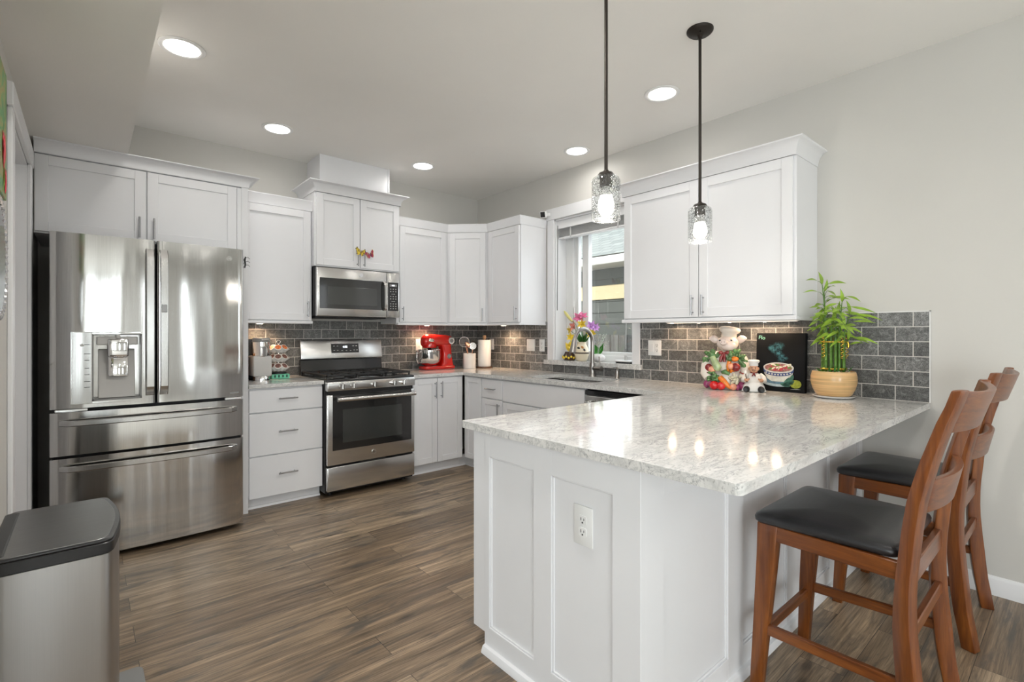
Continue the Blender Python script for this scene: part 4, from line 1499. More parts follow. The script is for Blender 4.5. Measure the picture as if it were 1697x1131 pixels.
# ================================================================ bar stools
def make_stool(x, y, label):
    """origin on the floor, sitter looks to +y"""
    e = thing('bar_stool', label, 'bar stool', (0, 0, 0), 'bar stools at the peninsula')
    # padded seat
    rings = []
    zb = 0.612

    def outline(ins, z):
        hw_f, hw_b = 0.250 - ins, 0.236 - ins
        yf, yb = 0.212 - ins, -0.208 + ins
        pts = rounded([(-hw_b, yb), (hw_b, yb), (hw_f, yf), (-hw_f, yf)], max(0.008, 0.035 - ins * 0.15), 5)
        return pts

    def dome(px, py):
        return 0.016 * (1 - min(1, abs(px) / 0.25) ** 2.2) * (1 - min(1, abs(py) / 0.22) ** 2.2) - 0.006 * (1 - min(1, (abs(px) / 0.25)) ** 2) * 0
    for ins, z in ((0.010, zb), (0.001, zb + 0.008), (0.0, zb + 0.020), (0.004, zb + 0.030), (0.016, zb + 0.037)):
        rings.append([(p[0], p[1], z) for p in outline(ins, z)])
    for ins, z in ((0.05, zb + 0.043), (0.10, zb + 0.048), (0.14, zb + 0.051), (0.17, zb + 0.052)):
        rings.append([(p[0], p[1], z) for p in outline(ins, z)])
    st_ = MB().loft(rings).build('seat', LEATHER, e, smooth=60)

    # legs
    def front_leg(s_):
        m = MB()
        xo, rr = s_ * 0.236, []
        for z, cy, hx, hy in ((0.0, 0.206, 0.017, 0.020), (0.25, 0.190, 0.020, 0.025), (0.5, 0.172, 0.023, 0.031), (0.612, 0.166, 0.024, 0.034)):
            cx = xo - s_ * hx + s_ * (0.006 if z < 0.1 else 0)
            rr.append([(cx - hx, cy - hy, z), (cx + hx, cy - hy, z), (cx + hx, cy + hy, z), (cx - hx, cy + hy, z)])
        m.loft(rr)
        bmesh.ops.recalc_face_normals(m.bm, faces=m.bm.faces[:])
        m._bevel(m.bm.faces[:], 0.004, 2)
        return m.build('leg', WSTOOL, e, smooth=40)

    def post(s_):
        m = MB()
        F_ = [(0.0, -0.243, -0.288), (0.14, -0.219, -0.266), (0.27, -0.205, -0.254), (0.42, -0.197, -0.241), (0.54, -0.202, -0.240), (0.634, -0.211, -0.247), (0.794, -0.230, -0.264), (0.922, -0.262, -0.292), (1.03, -0.296, -0.322), (1.125, -0.329, -0.352)]
        # smooth the profile by sampling between the stations
        rr = []
        ang = s_ * R(17)
        for k in range(len(F_) - 1):
            for t in ((0, 0.5) if k < len(F_) - 2 else (0, 0.5, 1.0)):
                def ci(i):
                    p0, p1, p2, p3 = F_[max(k - 1, 0)][i], F_[k][i], F_[k + 1][i], F_[min(k + 2, len(F_) - 1)][i]
                    return p1 + 0.5 * t * (p2 - p0 + t * (2 * p0 - 5 * p1 + 4 * p2 - p3 + t * (3 * (p1 - p2) + p3 - p0)))
                z, yf, yb = F_[k][0] + (F_[k + 1][0] - F_[k][0]) * t, ci(1), ci(2)
                wd = 0.046
                cx, cy = s_ * (0.262 - wd / 2), (yf + yb) / 2
                hx, hy = wd / 2, abs(yf - yb) / 2 * 1.05
                q = []
                for a, b_ in ((-hx, -hy), (hx, -hy), (hx, hy), (-hx, hy)):
                    q.append((cx + a * math.cos(ang) - b_ * math.sin(ang), cy + a * math.sin(ang) + b_ * math.cos(ang), z))
                rr.append(q)
        m.loft(rr)
        bmesh.ops.recalc_face_normals(m.bm, faces=m.bm.faces[:])
        m._bevel(m.bm.faces[:], 0.005, 2, 50)
        return m.build('leg', WSTOOL, e, smooth=40)
    for s_ in (-1, 1):
        front_leg(s_)
    for s_ in (-1, 1):
        post(s_)

    # curved back slats
    def slat(z0, z1, y0, y1, sag, name):
        m = MB()
        n = 14
        rr = []
        for i in range(n + 1):
            t = -1 + 2 * i / n
            xx = 0.222 * t
            dy = -sag * (1 - t * t)
            dip = 0.010 * (1 - t * t) if name == 'crest_rail' else 0
            rr.append([(xx, y0 + dy - 0.010, z0 + dip * 0), (xx, y0 + dy + 0.010, z0), (xx, y1 + dy + 0.010, z1 - dip), (xx, y1 + dy - 0.010, z1 - dip)])
        m.loft(rr)
        bmesh.ops.recalc_face_normals(m.bm, faces=m.bm.faces[:])
        m._bevel(m.bm.faces[:], 0.003, 2, 50)
        return m.build(name, WSTOOLX, e, smooth=45)
    slat(1.000, 1.122, -0.302, -0.338, 0.040, 'crest_rail')
    slat(0.760, 0.862, -0.246, -0.268, 0.034, 'back_slat')

    def rail(p0, p1, hw_, hh, name, m_):
        p0, p1 = Vector(p0), Vector(p1)
        t = (p1 - p0).normalized()
        n_ = Vector((-t.y, t.x, 0)) * hw_
        u_ = Vector((0, 0, hh))
        m = MB()
        m.loft([[p + n_ - u_, p - n_ - u_, p - n_ + u_, p + n_ + u_] for p in (p0, p1)])
        bmesh.ops.recalc_face_normals(m.bm, faces=m.bm.faces[:])
        m._bevel(m.bm.faces[:], 0.003, 1)
        return m.build(name, m_, e)
    for s_ in (-1, 1):
        rail((s_ * 0.222, 0.150, 0.585), (s_ * 0.238, -0.215, 0.585), 0.011, 0.027, 'apron', WSTOOLY)
        rail((s_ * 0.222, 0.175, 0.240), (s_ * 0.238, -0.215, 0.252), 0.010, 0.018, 'stretcher', WSTOOLY)
    rail((-0.205, 0.172, 0.585), (0.205, 0.172, 0.585), 0.011, 0.027, 'apron', WSTOOLX)
    rail((-0.220, -0.222, 0.565), (0.220, -0.222, 0.565), 0.011, 0.032, 'apron', WSTOOLX)
    rail((-0.205, 0.192, 0.215), (0.205, 0.192, 0.215), 0.010, 0.018, 'stretcher', WSTOOLX)
    rail((-0.220, -0.224, 0.395), (0.220, -0.224, 0.395), 0.010, 0.020, 'stretcher', WSTOOLX)
    e.location = (x, y, 0)
    return e


s1 = make_stool(-1.335, -3.965, 'brown wooden bar stool with black padded seat, at the free end of the peninsula')
s2 = copy_tree(s1)
s2.location = (-0.425, -3.955, 0)
s2['label'] = 'brown wooden bar stool with black padded seat, drawn up next to the wall'

# ================================================================ step trash can
tb = thing('trash_can', 'rectangular stainless steel step trash can in front of the white doorway', 'trash can', (-3.44, -2.37, 0))
TX0, TX1, TY0, TY1 = -3.572, -3.318, -2.622, -2.122


def canout(ins):
    pts = []
    x0, x1, y0, y1 = TX0 + ins, TX1 - ins, TY0 + ins, TY1 - ins
    base = [(x0, y0), (x1, y0)]
    n = 12
    for i in range(1, n):
        t = i / n
        base.append((x1 + 0.028 * math.sin(math.pi * t), y0 + (y1 - y0) * t))
    base += [(x1, y1), (x0, y1)]
    return rounded(base, [0.03, 0.026] + [0] * (n - 1) + [0.026, 0.03], 4)


MB().prism(canout(0.0), 'z', 0.028, 0.622, 0.002).build('body', STEELC, tb, smooth=25)
MB().prism(canout(0.004), 'z', 0.0, 0.030).build('base', BLACKPL, tb, smooth=25)
MB().prism(canout(-0.003), 'z', 0.622, 0.656, 0.003).build('rim', BLACKPL, tb, smooth=25)
ld = MB().prism(canout(-0.002), 'z', 0.657, 0.664, 0.003, 2).build('lid', BLACKPL, tb, smooth=25)
MB().prism(canout(0.010), 'z', 0.660, 0.666, 0.001).build('lid_plate', STEELLID, ld, smooth=25)
MB().box(TX0 - 0.012, TX0 + 0.028, -2.60, -2.15, 0.60, 0.668, 0.008, 2).build('hinge', BLACKPL, tb)
MB().prism(rounded([(TX1 + 0.01, -2.46), (TX1 + 0.105, -2.46), (TX1 + 0.105, -2.200), (TX1 + 0.01, -2.200)], [0, 0.03, 0.03, 0], 4), 'z', 0.012, 0.028, 0.004).build('pedal', GREY, tb)

# ================================================================ pendants
def make_pendant(x, y, label):
    e = thing('pendant_light', label, 'pendant lamp', (0, 0, 0), 'pendant lamps over the peninsula')
    MB().lathe([(0.064, H), (0.064, H - 0.006), (0.060, H - 0.012), (0.050, H - 0.020), (0.020, H - 0.024), (0.012, H - 0.030), (0.011, H - 0.040), (0.001, H - 0.041)], n=36).build('canopy', BRONZE, e, smooth=40)
    MB().cyl((0, 0, 1.925), (0, 0, H - 0.035), 0.0072, n=16).build('stem', BRONZE, e, smooth=40)
    for a in (0.6, 3.7):
        MB().cyl((0.034 * math.cos(a), 0.034 * math.sin(a), H - 0.032), (0.034 * math.cos(a), 0.034 * math.sin(a), H - 0.022), 0.0045, n=12).build('canopy_screw', BRONZE, e, smooth=40)
    MB().lathe([(0.009, 1.938), (0.012, 1.932), (0.028, 1.926), (0.036, 1.914), (0.035, 1.911), (0.001, 1.911)], n=28).build('cap', BRONZE, e, smooth=40)
    MB().lathe([(0.0255, 1.911), (0.0255, 1.872), (0.022, 1.870), (0.001, 1.870)], n=24).build('socket', BRONZE, e, smooth=40)
    g = MB()
    rings = []
    pr = [(0.026, 1.9105), (0.046, 1.9095), (0.054, 1.903), (0.0575, 1.892), (0.0575, 1.736), (0.0545, 1.736), (0.0545, 1.890), (0.051, 1.900), (0.044, 1.906), (0.026, 1.9075)]
    for r_, z in pr:
        rings.append([(r_ * math.cos(2 * math.pi * j / 40), r_ * math.sin(2 * math.pi * j / 40), z) for j in range(40)])
    g.loft(rings, False)
    sh = g.build('glass_shade', SEEDED, e, smooth=40)
    bs = MB().lathe([(0.0165, 1.872), (0.0165, 1.858), (0.020, 1.850), (0.024, 1.834), (0.001, 1.8338)], n=24).build('bulb_base', LGREY, e, smooth=40)
    MB().lathe([(0.024, 1.834), (0.027, 1.822), (0.032, 1.803), (0.033, 1.788), (0.029, 1.771), (0.019, 1.758), (0.001, 1.754)], n=28).build('bulb', BULB, e, smooth=60)
    e.location = (x, y, 0)
    return e


p1 = make_pendant(-1.785, -3.263, 'bronze stem pendant lamp with seeded glass shade, over the free end of the peninsula')
p2 = copy_tree(p1)
p2.location = (-1.045, -3.263, 0)
p2['label'] = 'bronze stem pendant lamp with seeded glass shade, hanging in front of the large wall cabinet'


def lamp(name, kind, loc, energy, color, radius=0.03, direction=None, cone=150, size=0.1):
    if kind == 'POINT':
        l = D.lights.new(name, 'POINT')
        l.shadow_soft_size = radius
    elif kind == 'SPOT':
        l = D.lights.new(name, 'SPOT')
        l.shadow_soft_size = radius
        l.spot_size = R(cone)
        l.spot_blend = 0.6
    else:
        l = D.lights.new(name, 'AREA')
        l.shape = 'DISK'
        l.size = size
        l.spread = R(cone)
    l.energy = energy
    l.color = color
    o = D.objects.new(name, l)
    COL.objects.link(o)
    o.location = loc
    return o


for x in (-1.785, -1.045):
    lamp('pendant_glow', 'POINT', (x, -3.263, 1.728), 3.0, (1.0, 0.93, 0.84), 0.035)

# ---------------------------------------------------------------- downlights
DL = [(-2.989, -1.395, 'recessed ceiling light nearest the dropped ceiling'),
      (-2.301, -0.620, 'recessed ceiling light above the stretch between refrigerator and stove'),
      (-1.064, -0.605, 'recessed ceiling light beside the boxed duct cover'),
      (-0.286, -1.761, 'recessed ceiling light above the sink and window'),
      (-0.614, -2.772, 'recessed ceiling light above the large wall cabinet'),
      ]


def make_downlight(x, y, label):
    e = thing('recessed_light', label, 'ceiling light', (0, 0, 0), 'recessed ceiling lights')
    MB().lathe([(0.080, H - 0.001), (0.108, H - 0.001), (0.108, H - 0.004), (0.098, H - 0.009), (0.084, H - 0.006), (0.080, H - 0.001)], n=40).build('trim_ring', PLASTIC, e, smooth=40)
    MB().lathe([(0.083, H - 0.0045), (0.060, H - 0.0075), (0.001, H - 0.0080)], n=40).build('lens', LENS, e, smooth=60)
    e.location = (x, y, 0)
    return e


first = None
for x, y, lb in DL:
    if first is None:
        first = make_downlight(x, y, lb)
    else:
        q = copy_tree(first)
        q.location = (x, y, 0)
        q['label'] = lb
    lamp('downlight_beam', 'AREA', (x, y, H - 0.012), 2.1, (1.0, 0.97, 0.94), cone=165, size=0.15)
# unseen copies added in the living room, behind the camera, as fill
for x, y in ((-1.3, -6.4), (-2.6, -6.4), (-1.3, -7.9), (-2.6, -7.9)):
    q = copy_tree(first)
    q.location = (x, y, 0)
    q['label'] = 'added recessed living room ceiling light, %s row, %s' % ('front' if y > -7 else 'rear', 'by the side slider' if x > -2 else 'by the passage')
    lamp('downlight_beam', 'AREA', (x, y, H - 0.012), 3.5, (1.0, 0.97, 0.94), cone=165, size=0.15)
for x, y, lb in ((-2.45, -3.05, 'added recessed kitchen ceiling light over the floor before the free end of the peninsula'), (-1.9, -4.75, 'added recessed ceiling light between kitchen and living room')):  # downlights added out of view to fill the kitchen with light
    q = copy_tree(first)
    q.location = (x, y, 0)
    q['label'] = lb
    lamp('downlight_beam', 'AREA', (x, y, H - 0.012), 18.0 if y > -4 else 10.0, (1.0, 0.97, 0.94), cone=165, size=0.15)

# ---------------------------------------------------------------- under-cabinet lights
sb = thing('under_cabinet_light', 'white strip light under the large wall cabinet, over the pig figurine', 'light', (-0.11, -2.95, 1.358))
MB().box(-0.140, -0.082, -3.385, -2.50, 1.3565, 1.3715, 0.003).build('housing', PLASTIC, sb)
MB().box(-0.134, -0.088, -3.375, -2.51, 1.3545, 1.3575, 0.001).build('lens', emitter('lit_strip_cover', (1.0, 0.86, 0.70), 1.6), sb)
for y, yl in ((-2.535, -2.535), (-2.745, -2.745), (-2.965, -3.115), (-3.19, -3.26)):
    MB().cyl((-0.111, y, 1.3550), (-0.111, y, 1.3530), 0.010, n=20).build('lit_spot', UCLENS, sb, smooth=40)
    lamp('strip_glow', 'AREA', (-0.105, yl, 1.350), 0.60, (1.0, 0.68, 0.42), cone=170, size=0.05)
for x, y, lb in ((-2.30, -0.12, 'small round light under the wall cabinet over the coffee maker'),
                 (-0.74, -0.13, 'small round light under the wall cabinet over the red mixer'),
                 (-0.13, -0.62, 'small round light under the corner cabinets over the light switches')):
    e = thing('puck_light', lb, 'light', (x, y, 1.36))
    MB().lathe([(0.034, 1.3715), (0.034, 1.362), (0.030, 1.360), (0.001, 1.360)], (x, y, 0), n=28).build('housing', PLASTIC, e, smooth=40)
    MB().lathe([(0.024, 1.3602), (0.022, 1.358), (0.001, 1.3578)], (x, y, 0), n=24).build('lens', UCLENS, e, smooth=40)
    lamp('puck_glow', 'AREA', (x, y, 1.354), 1.9, (1.0, 0.66, 0.40), cone=150, size=0.04)

# ================================================================ wall plates
def plate(name, M, wd, hh, label, cat, gangs):
    """gangs: list of (offset, 'outlet' | 'switch')"""
    p = M @ Vector((0, 0, 0))
    e = thing(name, label, cat, p)
    MB(M).box(-wd / 2, wd / 2, 0.0, 0.006, -hh / 2, hh / 2, 0.003, 2).build('cover', PLASTIC, e, smooth=40)
    for a, k in gangs:
        if k == 'switch':
            MB(M).box(a - 0.017, a + 0.017, 0.004, 0.009, -0.033, 0.033, 0.002).build('rocker', PLASTIC, e)
        else:
            for dz in (-0.0195, 0.0195):
                f = MB(M)
                f.prism(rounded([(a - 0.017, dz - 0.0145), (a + 0.017, dz - 0.0145), (a + 0.017, dz + 0.0145), (a - 0.017, dz + 0.0145)], 0.009, 4), 'y', 0.004, 0.0085)
                fc = f.build('socket_face', PLASTIC, e, smooth=30)
                sl = MB(M)
                sl.box(a - 0.0075, a - 0.0050, 0.0080, 0.0090, dz - 0.002, dz + 0.008).box(a + 0.0050, a + 0.0072, 0.0080, 0.0090, dz - 0.001, dz + 0.007)
                sl.cyl((a, 0.0080, dz - 0.008), (a, 0.0090, dz - 0.008), 0.0030, n=12)
                sl.build('socket_slots', BLACKPL, fc)
            MB(M).cyl((a, 0.005, 0), (a, 0.0070, 0), 0.003, n=12).build('screw', PLASTIC, e, smooth=40)
    return e


plate('wall_outlet', FB(PX + 0.0, -3.459) @ Matrix.Translation((0, -0.012, 0.652)), 0.080, 0.130, 'white double electrical outlet on the end panel of the peninsula', 'outlet', [(0, 'outlet')])
plate('wall_outlet', FB(-0.011, -2.325) @ Matrix.Translation((0, 0, 1.168)), 0.117, 0.118, 'white switch and outlet plate on the tiles between window casing and pig figurine', 'outlet', [(-0.023, 'switch'), (0.023, 'outlet')])
plate('light_switch', FB(-0.011, -0.905) @ Matrix.Translation((0, 0, 1.165)), 0.115, 0.118, 'white double rocker switch plate on the tiles', 'switch', [(-0.023, 'switch'), (0.023, 'switch')])
plate('wall_outlet', FB(-0.011, -1.066) @ Matrix.Translation((0, 0, 1.165)), 0.072, 0.118, 'white double outlet on the tiles next to the window casing', 'outlet', [(0, 'outlet')])
plate('light_switch', FB(-0.011, -0.280) @ Matrix.Translation((0, 0, 1.165)), 0.072, 0.118, 'white single switch plate on the tiles beside the paper towel roll', 'switch', [(0, 'switch')])
plate('wall_outlet', FA(-0.765, -0.011) @ Matrix.Translation((0, 0, 1.165)), 0.072, 0.118, 'white outlet on the tiles behind the red stand mixer', 'outlet', [(0, 'outlet')])
MLW = Matrix(((0, 1, 0, XL), (1, 0, 0, -2.225), (0, 0, 1, 1.19), (0, 0, 0, 1)))
plate('light_switch', MLW, 0.115, 0.118, 'white double switch plate on the wall below the crystal-framed mirror', 'switch', [(-0.023, 'switch'), (0.023, 'switch')])

# ================================================================ faucet and soap pump
fc = thing('faucet', 'brushed nickel gooseneck pull-down faucet at the sink', 'faucet', (-0.105, -1.79, 0.914))
bx, by = -0.105, -1.775
MB().lathe([(0.030, 0.914), (0.030, 0.920), (0.026, 0.926), (0.0235, 0.934), (0.0225, 1.030), (0.001, 1.030)], (bx, by, 0), n=28).build('base', NICKEL, fc, smooth=40)
pts = [(bx, by, 1.02), (bx, by, 1.12), (bx, by, 1.205)]
for i in range(1, 15):
    a = math.pi * i / 16.0
    pts.append((bx - 0.112 + 0.112 * math.cos(a), by + 0.001, 1.205 + 0.112 * math.sin(a)))
lx, lz = pts[-1][0], pts[-1][2]
pts.append((lx - 0.008, by, lz - 0.022))
MB().tube(pts, 0.0165, 16).build('neck', NICKEL, fc, smooth=60)
MB().tube([(lx - 0.007, by, lz - 0.018), (lx - 0.013, by, lz - 0.035), (lx - 0.033, by, lz - 0.110), (lx - 0.036, by, lz - 0.122)], [0.0185, 0.020, 0.0265, 0.025], 18).build('spray_head', NICKEL, fc, smooth=40)
MB().cyl((bx, by - 0.015, 0.985), (bx, by - 0.098, 0.985), 0.0215, 0.0225, 20).build('handle_hub', NICKEL, fc, smooth=40)
MB().tube([(bx, by - 0.078, 0.995), (bx + 0.004, by - 0.074, 1.035), (bx + 0.008, by - 0.066, 1.085)], [0.0065, 0.0055, 0.006], 10).build('handle_lever', NICKEL, fc, smooth=50)

sp_ = thing('soap_pump', 'small brushed nickel soap dispenser on the worktop beside the faucet', 'soap dispenser', (-0.10, -2.03, 0.914))
MB().lathe([(0.019, 0.914), (0.019, 0.918), (0.0165, 0.921), (0.0165, 0.978), (0.013, 0.982), (0.001, 0.982)], (-0.10, -2.03, 0), n=24).build('body', NICKEL, sp_, smooth=40)
MB().tube([(-0.10, -2.03, 0.980), (-0.10, -2.03, 1.005), (-0.118, -2.026, 1.010), (-0.140, -2.022, 1.004)], [0.006, 0.006, 0.0055, 0.0045], 10).build('spout', NICKEL, sp_, smooth=50)

# ================================================================ coffee corner
cm = thing('coffee_maker', 'grey single-cup coffee maker with chrome base next to the refrigerator panel', 'coffee maker', (-2.34, -0.26, 0.914))
MB().lathe([(0.060, 0.9145), (0.060, 0.944), (0.056, 0.950), (0.001, 0.950)], (-2.338, -0.315, 0), n=32).build('drip_base', CHROME, cm, smooth=40)
MB().box(-2.405, -2.273, -0.372, -0.150, 0.948, 1.106, 0.010, 3).build('body', LGREY, cm, smooth=40)
MB().lathe([(0.060, 1.100), (0.062, 1.108), (0.062, 1.215), (0.001, 1.215)], (-2.336, -0.312, 0), n=36).build('head', CHROME, cm, smooth=40)
MB().lathe([(0.064, 1.213), (0.064, 1.236), (0.058, 1.246), (0.001, 1.248)], (-2.336, -0.312, 0), n=36).build('lid', GREY, cm, smooth=40)
MB().box(-2.350, -2.290, -0.382, -0.33, 1.228, 1.241, 0.004).build('lid_handle', CHROME, cm)
MB().box(-2.430, -2.300, -0.200, -0.035, 0.9145, 1.235, 0.012, 2).build('water_tank', BLACKPL, cm, smooth=40)
o = MB(Matrix.Translation((-2.462, -0.20, 0.9145)) @ Matrix.Rotation(R(4), 4, 'Y')).box(-0.010, 0.010, -0.13, 0.13, 0, 0.20, 0.004).build('cutting_board', wood('board_wood', (0.20, 0.10, 0.05), (0.30, 0.16, 0.08), (0.38, 0.22, 0.12), 'z', 0.5, 0))
tag(o, 'brown wooden cutting board standing between coffee maker and refrigerator panel', 'cutting board')

PCX, PCY = -2.183, -0.215
e = thing('pod_tray', 'mint green slotted tray under the coffee pod carousel', 'tray', (PCX, PCY, 0.9145))
MB().box(PCX - 0.068, PCX + 0.068, PCY - 0.068, PCY + 0.068, 0.9147, 0.952, 0.005, 2).build('box', GREENPL, e)
for i in range(4):
    a = PCX - 0.045 + i * 0.030
    MB().box(a - 0.006, a + 0.006, PCY - 0.0695, PCY - 0.066, 0.926, 0.946).build('slot', mat('dark_green_slot', (0.01, 0.06, 0.04), 0.5), e)
cr = thing('pod_carousel', 'three-tier chrome wire carousel holding coffee pods', 'carousel', (PCX, PCY, 0.9525))
MB().lathe([(0.060, 0.9523), (0.060, 0.962), (0.050, 0.968), (0.001, 0.968)], (PCX, PCY, 0), n=32).build('base', BLACKPL, cr, smooth=40)
MB().cyl((PCX, PCY, 0.966), (PCX, PCY, 1.195), 0.006, n=12).build('stem', CHROME, cr, smooth=40)
MB().torus((PCX, PCY, 1.211), 0.014, 0.0025, 'y').build('top_ring', CHROME, cr, smooth=60)
podm = mat('pod_white_plastic', (0.78, 0.77, 0.74), 0.35)
lid_b = mat('brown_printed_foil', (0.20, 0.09, 0.07), 0.4, var=0.5, vs=60)
lid_o = mat('orange_printed_foil', (0.75, 0.20, 0.06), 0.4, var=0.4, vs=60)
foil = mat('pale_foil', (0.75, 0.68, 0.62), 0.4)
for tier, (z, lm, lab) in enumerate(((1.003, lid_b, 'white coffee pod with brown printed lid in the lowest tier of the carousel'),
                                     (1.078, lid_b, 'white coffee pod with brown printed lid in the middle tier of the carousel'),
                                     (1.153, lid_o, 'white coffee pod with orange printed lid in the top tier of the carousel'))):
    MB().torus((PCX, PCY, z - 0.012), 0.030, 0.0018, 'z').build('wire_ring', CHROME, cr, smooth=60)
    for k in range(5):
        a = R(-90 + (k - 2) * 46 - 18)
        dv = Vector((math.cos(a), math.sin(a), 0))
        ax = (dv * 0.74 + Vector((0, 0, 0.67))).normalized()
        q = Vector((0, 0, 1)).rotation_difference(ax)
        M_ = Matrix.Translation(Vector((PCX, PCY, z)) + dv * 0.046) @ q.to_matrix().to_4x4() @ Matrix.Scale(1.2, 4)
        e = thing('coffee_pod', lab, 'coffee pod', M_ @ Vector((0, 0, 0)), ('lowest', 'middle', 'top')[tier] + ' tier of coffee pods')
        MB(M_).lathe([(0.016, -0.020), (0.0175, -0.019), (0.0215, 0.018), (0.0245, 0.019), (0.0245, 0.0205), (0.001, 0.0206)], n=22).build('cup', podm, e, smooth=40)
        ll = MB(M_).lathe([(0.0225, 0.0207), (0.0225, 0.0213), (0.001, 0.0214)], n=22).build('lid', foil, e, smooth=40)
        MB(M_).lathe([(0.018, 0.0213), (0.018, 0.0217), (0.008, 0.0218), (0.0079, 0.0214)], n=22).build('lid_print', lm, ll, smooth=40)

# ================================================================ red stand mixer
mx_ = thing('stand_mixer', 'glossy red stand mixer with steel bowl on the worktop', 'mixer', (-0.63, -0.135, 0.914))
YM = -0.135
m = MB()
m.prism(rounded([(-0.815, YM - 0.085), (-0.445, YM - 0.085), (-0.445, YM + 0.085), (-0.815, YM + 0.085)], [0.07, 0.03, 0.03, 0.07], 6), 'z', 0.9148, 0.950, 0.012, 3)
m.build('base', RED, mx_, smooth=40)
m = MB()
rr = []
for z, x0, x1, hy in ((0.935, -0.615, -0.448, 0.075), (0.985, -0.580, -0.455, 0.062), (1.06, -0.572, -0.465, 0.054), (1.12, -0.582, -0.468, 0.052), (1.165, -0.600, -0.472, 0.050)):
    rr.append([(p[0], p[1], z) for p in rounded([(x0, YM - hy), (x1, YM - hy), (x1, YM + hy), (x0, YM + hy)], min(0.035, hy * 0.6), 5)])
m.loft(rr)
m.build('column', RED, mx_, smooth=50)
m = MB()
rr = []
for x, zc, hz, hy in ((-0.448, 1.205, 0.040, 0.036), (-0.470, 1.203, 0.058, 0.053), (-0.53, 1.203, 0.066, 0.060), (-0.62, 1.206, 0.066, 0.062), (-0.70, 1.208, 0.068, 0.063), (-0.76, 1.204, 0.067, 0.060), (-0.790, 1.198, 0.058, 0.050), (-0.803, 1.194, 0.036, 0.030)):
    rr.append([(x, YM + hy * math.cos(t), zc + hz * math.sin(t) * (1.0 if math.sin(t) > 0 else 0.92)) for t in [2 * math.pi * i / 24 for i in range(24)]])
m.loft(rr)
m.build('head', RED, mx_, smooth=60)
MB().lathe([(0.070, 1.180), (0.074, 1.150), (0.072, 1.136), (0.045, 1.132), (0.001, 1.132)], (-0.712, YM, 0), n=32).build('beater_hub', RED, mx_, smooth=40)
MB().lathe([(0.020, 1.134), (0.016, 1.115), (0.012, 1.02), (0.001, 1.02)], (-0.712, YM, 0), n=18).build('beater_shaft', CHROME, mx_, smooth=40)
bw = MB().lathe([(0.040, 0.949), (0.046, 0.956), (0.082, 0.966), (0.108, 0.992), (0.116, 1.030), (0.116, 1.112), (0.120, 1.116), (0.113, 1.117), (0.112, 1.03), (0.10, 0.99), (0.001, 0.975)], (-0.712, YM, 0), n=44).build('bowl', CHROME, mx_, smooth=40)
hx = -0.712 - 0.112
MB().tube([(hx, YM, 1.095), (hx - 0.030, YM - 0.01, 1.100), (hx - 0.048, YM - 0.02, 1.085), (hx - 0.046, YM - 0.02, 1.02), (hx - 0.030, YM - 0.015, 0.985), (hx + 0.008, YM, 0.985)], 0.006, 10).build('bowl_handle', CHROME, bw, smooth=60)
for x, z, r_ in ((-0.488, 1.205, 0.038), (-0.510, 1.045, 0.028)):
    yy = YM - (0.058 if z > 1.1 else 0.050)
    k = MB().cyl((x, yy + 0.02, z), (x, yy - 0.012, z), r_, r_ * 0.92, 28).build('knob', CHROME, mx_, smooth=40)
    MB().cyl((x, yy - 0.011, z), (x, yy - 0.020, z), r_ * 0.55, r_ * 0.5, 24).build('knob_center', GREY, k, smooth=40)
MB().ball((-0.722, YM - 0.057, 1.210), (0.034, 0.012, 0.019), 20, 12).build('badge', CHROME, mx_, smooth=60)

# ================================================================ crock with utensils, paper towel
CKX, CKY = -0.318, -0.285
crk = mat('white_marbled_stoneware', (0.80, 0.80, 0.79), 0.25, var=0.06, vs=9)
e = thing('utensil_crock', 'white marbled round crock holding kitchen utensils', 'crock', (CKX, CKY, 0.914))
MB().lathe([(0.064, 0.9145), (0.066, 0.918), (0.066, 1.072), (0.064, 1.074), (0.060, 1.072), (0.060, 0.925), (0.001, 0.925)], (CKX, CKY, 0), n=40).build('jar', crk, e, smooth=40)
vx = Vector((-0.58, -0.81, 0))      # towards the room
rx = Vector((0.81, -0.58, 0))
base = Vector((CKX, CKY, 0))


def pt(a, b_, z):
    p = base + rx * a + vx * b_
    return Vector((p.x, p.y, z))


e = thing('skimmer', 'round wire skimmer with copper handle in the crock', 'utensil', pt(0, 0, 0.93))
MB().tube([pt(0.012, 0.0, 0.93), pt(-0.030, 0.0, 1.115), pt(-0.036, 0.0, 1.140)], 0.005, 10).build('handle', COPPER, e, smooth=50)
tq = Vector((0, 0, 1)).rotation_difference((vx + Vector((0, 0, 0.15))).normalized())
MB().torus(pt(-0.055, 0.0, 1.192), 0.053, 0.0028, 'z', rot=tq).build('rim', CHROME, e, smooth=60)
wm = MB()
cc = pt(-0.055, 0.0, 1.192)
Q3 = tq.to_matrix()
for i in range(-6, 7):
    o_ = i * 0.0078
    l_ = math.sqrt(max(0, 0.0525 ** 2 - o_ ** 2))
    wm.cyl(cc + Q3 @ Vector((o_, -l_, 0)), cc + Q3 @ Vector((o_, l_, 0)), 0.0009, n=5)
    wm.cyl(cc + Q3 @ Vector((-l_, o_, 0)), cc + Q3 @ Vector((l_, o_, 0)), 0.0009, n=5)
wm.build('mesh', CHROME, e)
e = thing('ladle', 'copper-handled steel ladle in the crock', 'utensil', pt(0.02, 0.0, 0.93))
MB().tube([pt(0.022, 0.012, 0.93), pt(0.030, 0.016, 1.09), pt(0.032, 0.016, 1.118)], 0.0045, 10).build('handle', COPPER, e, smooth=50)
MB(Matrix.Translation(pt(0.034, 0.018, 1.150)) @ Vector((0, 0, 1)).rotation_difference((vx + Vector((0, 0, 0.25))).normalized()).to_matrix().to_4x4()).lathe([(0.038, 0.0), (0.036, -0.012), (0.022, -0.026), (0.001, -0.030), (0.020, -0.024), (0.033, -0.011), (0.036, 0.001)], n=28).build('bowl', CHROME, e, smooth=60)
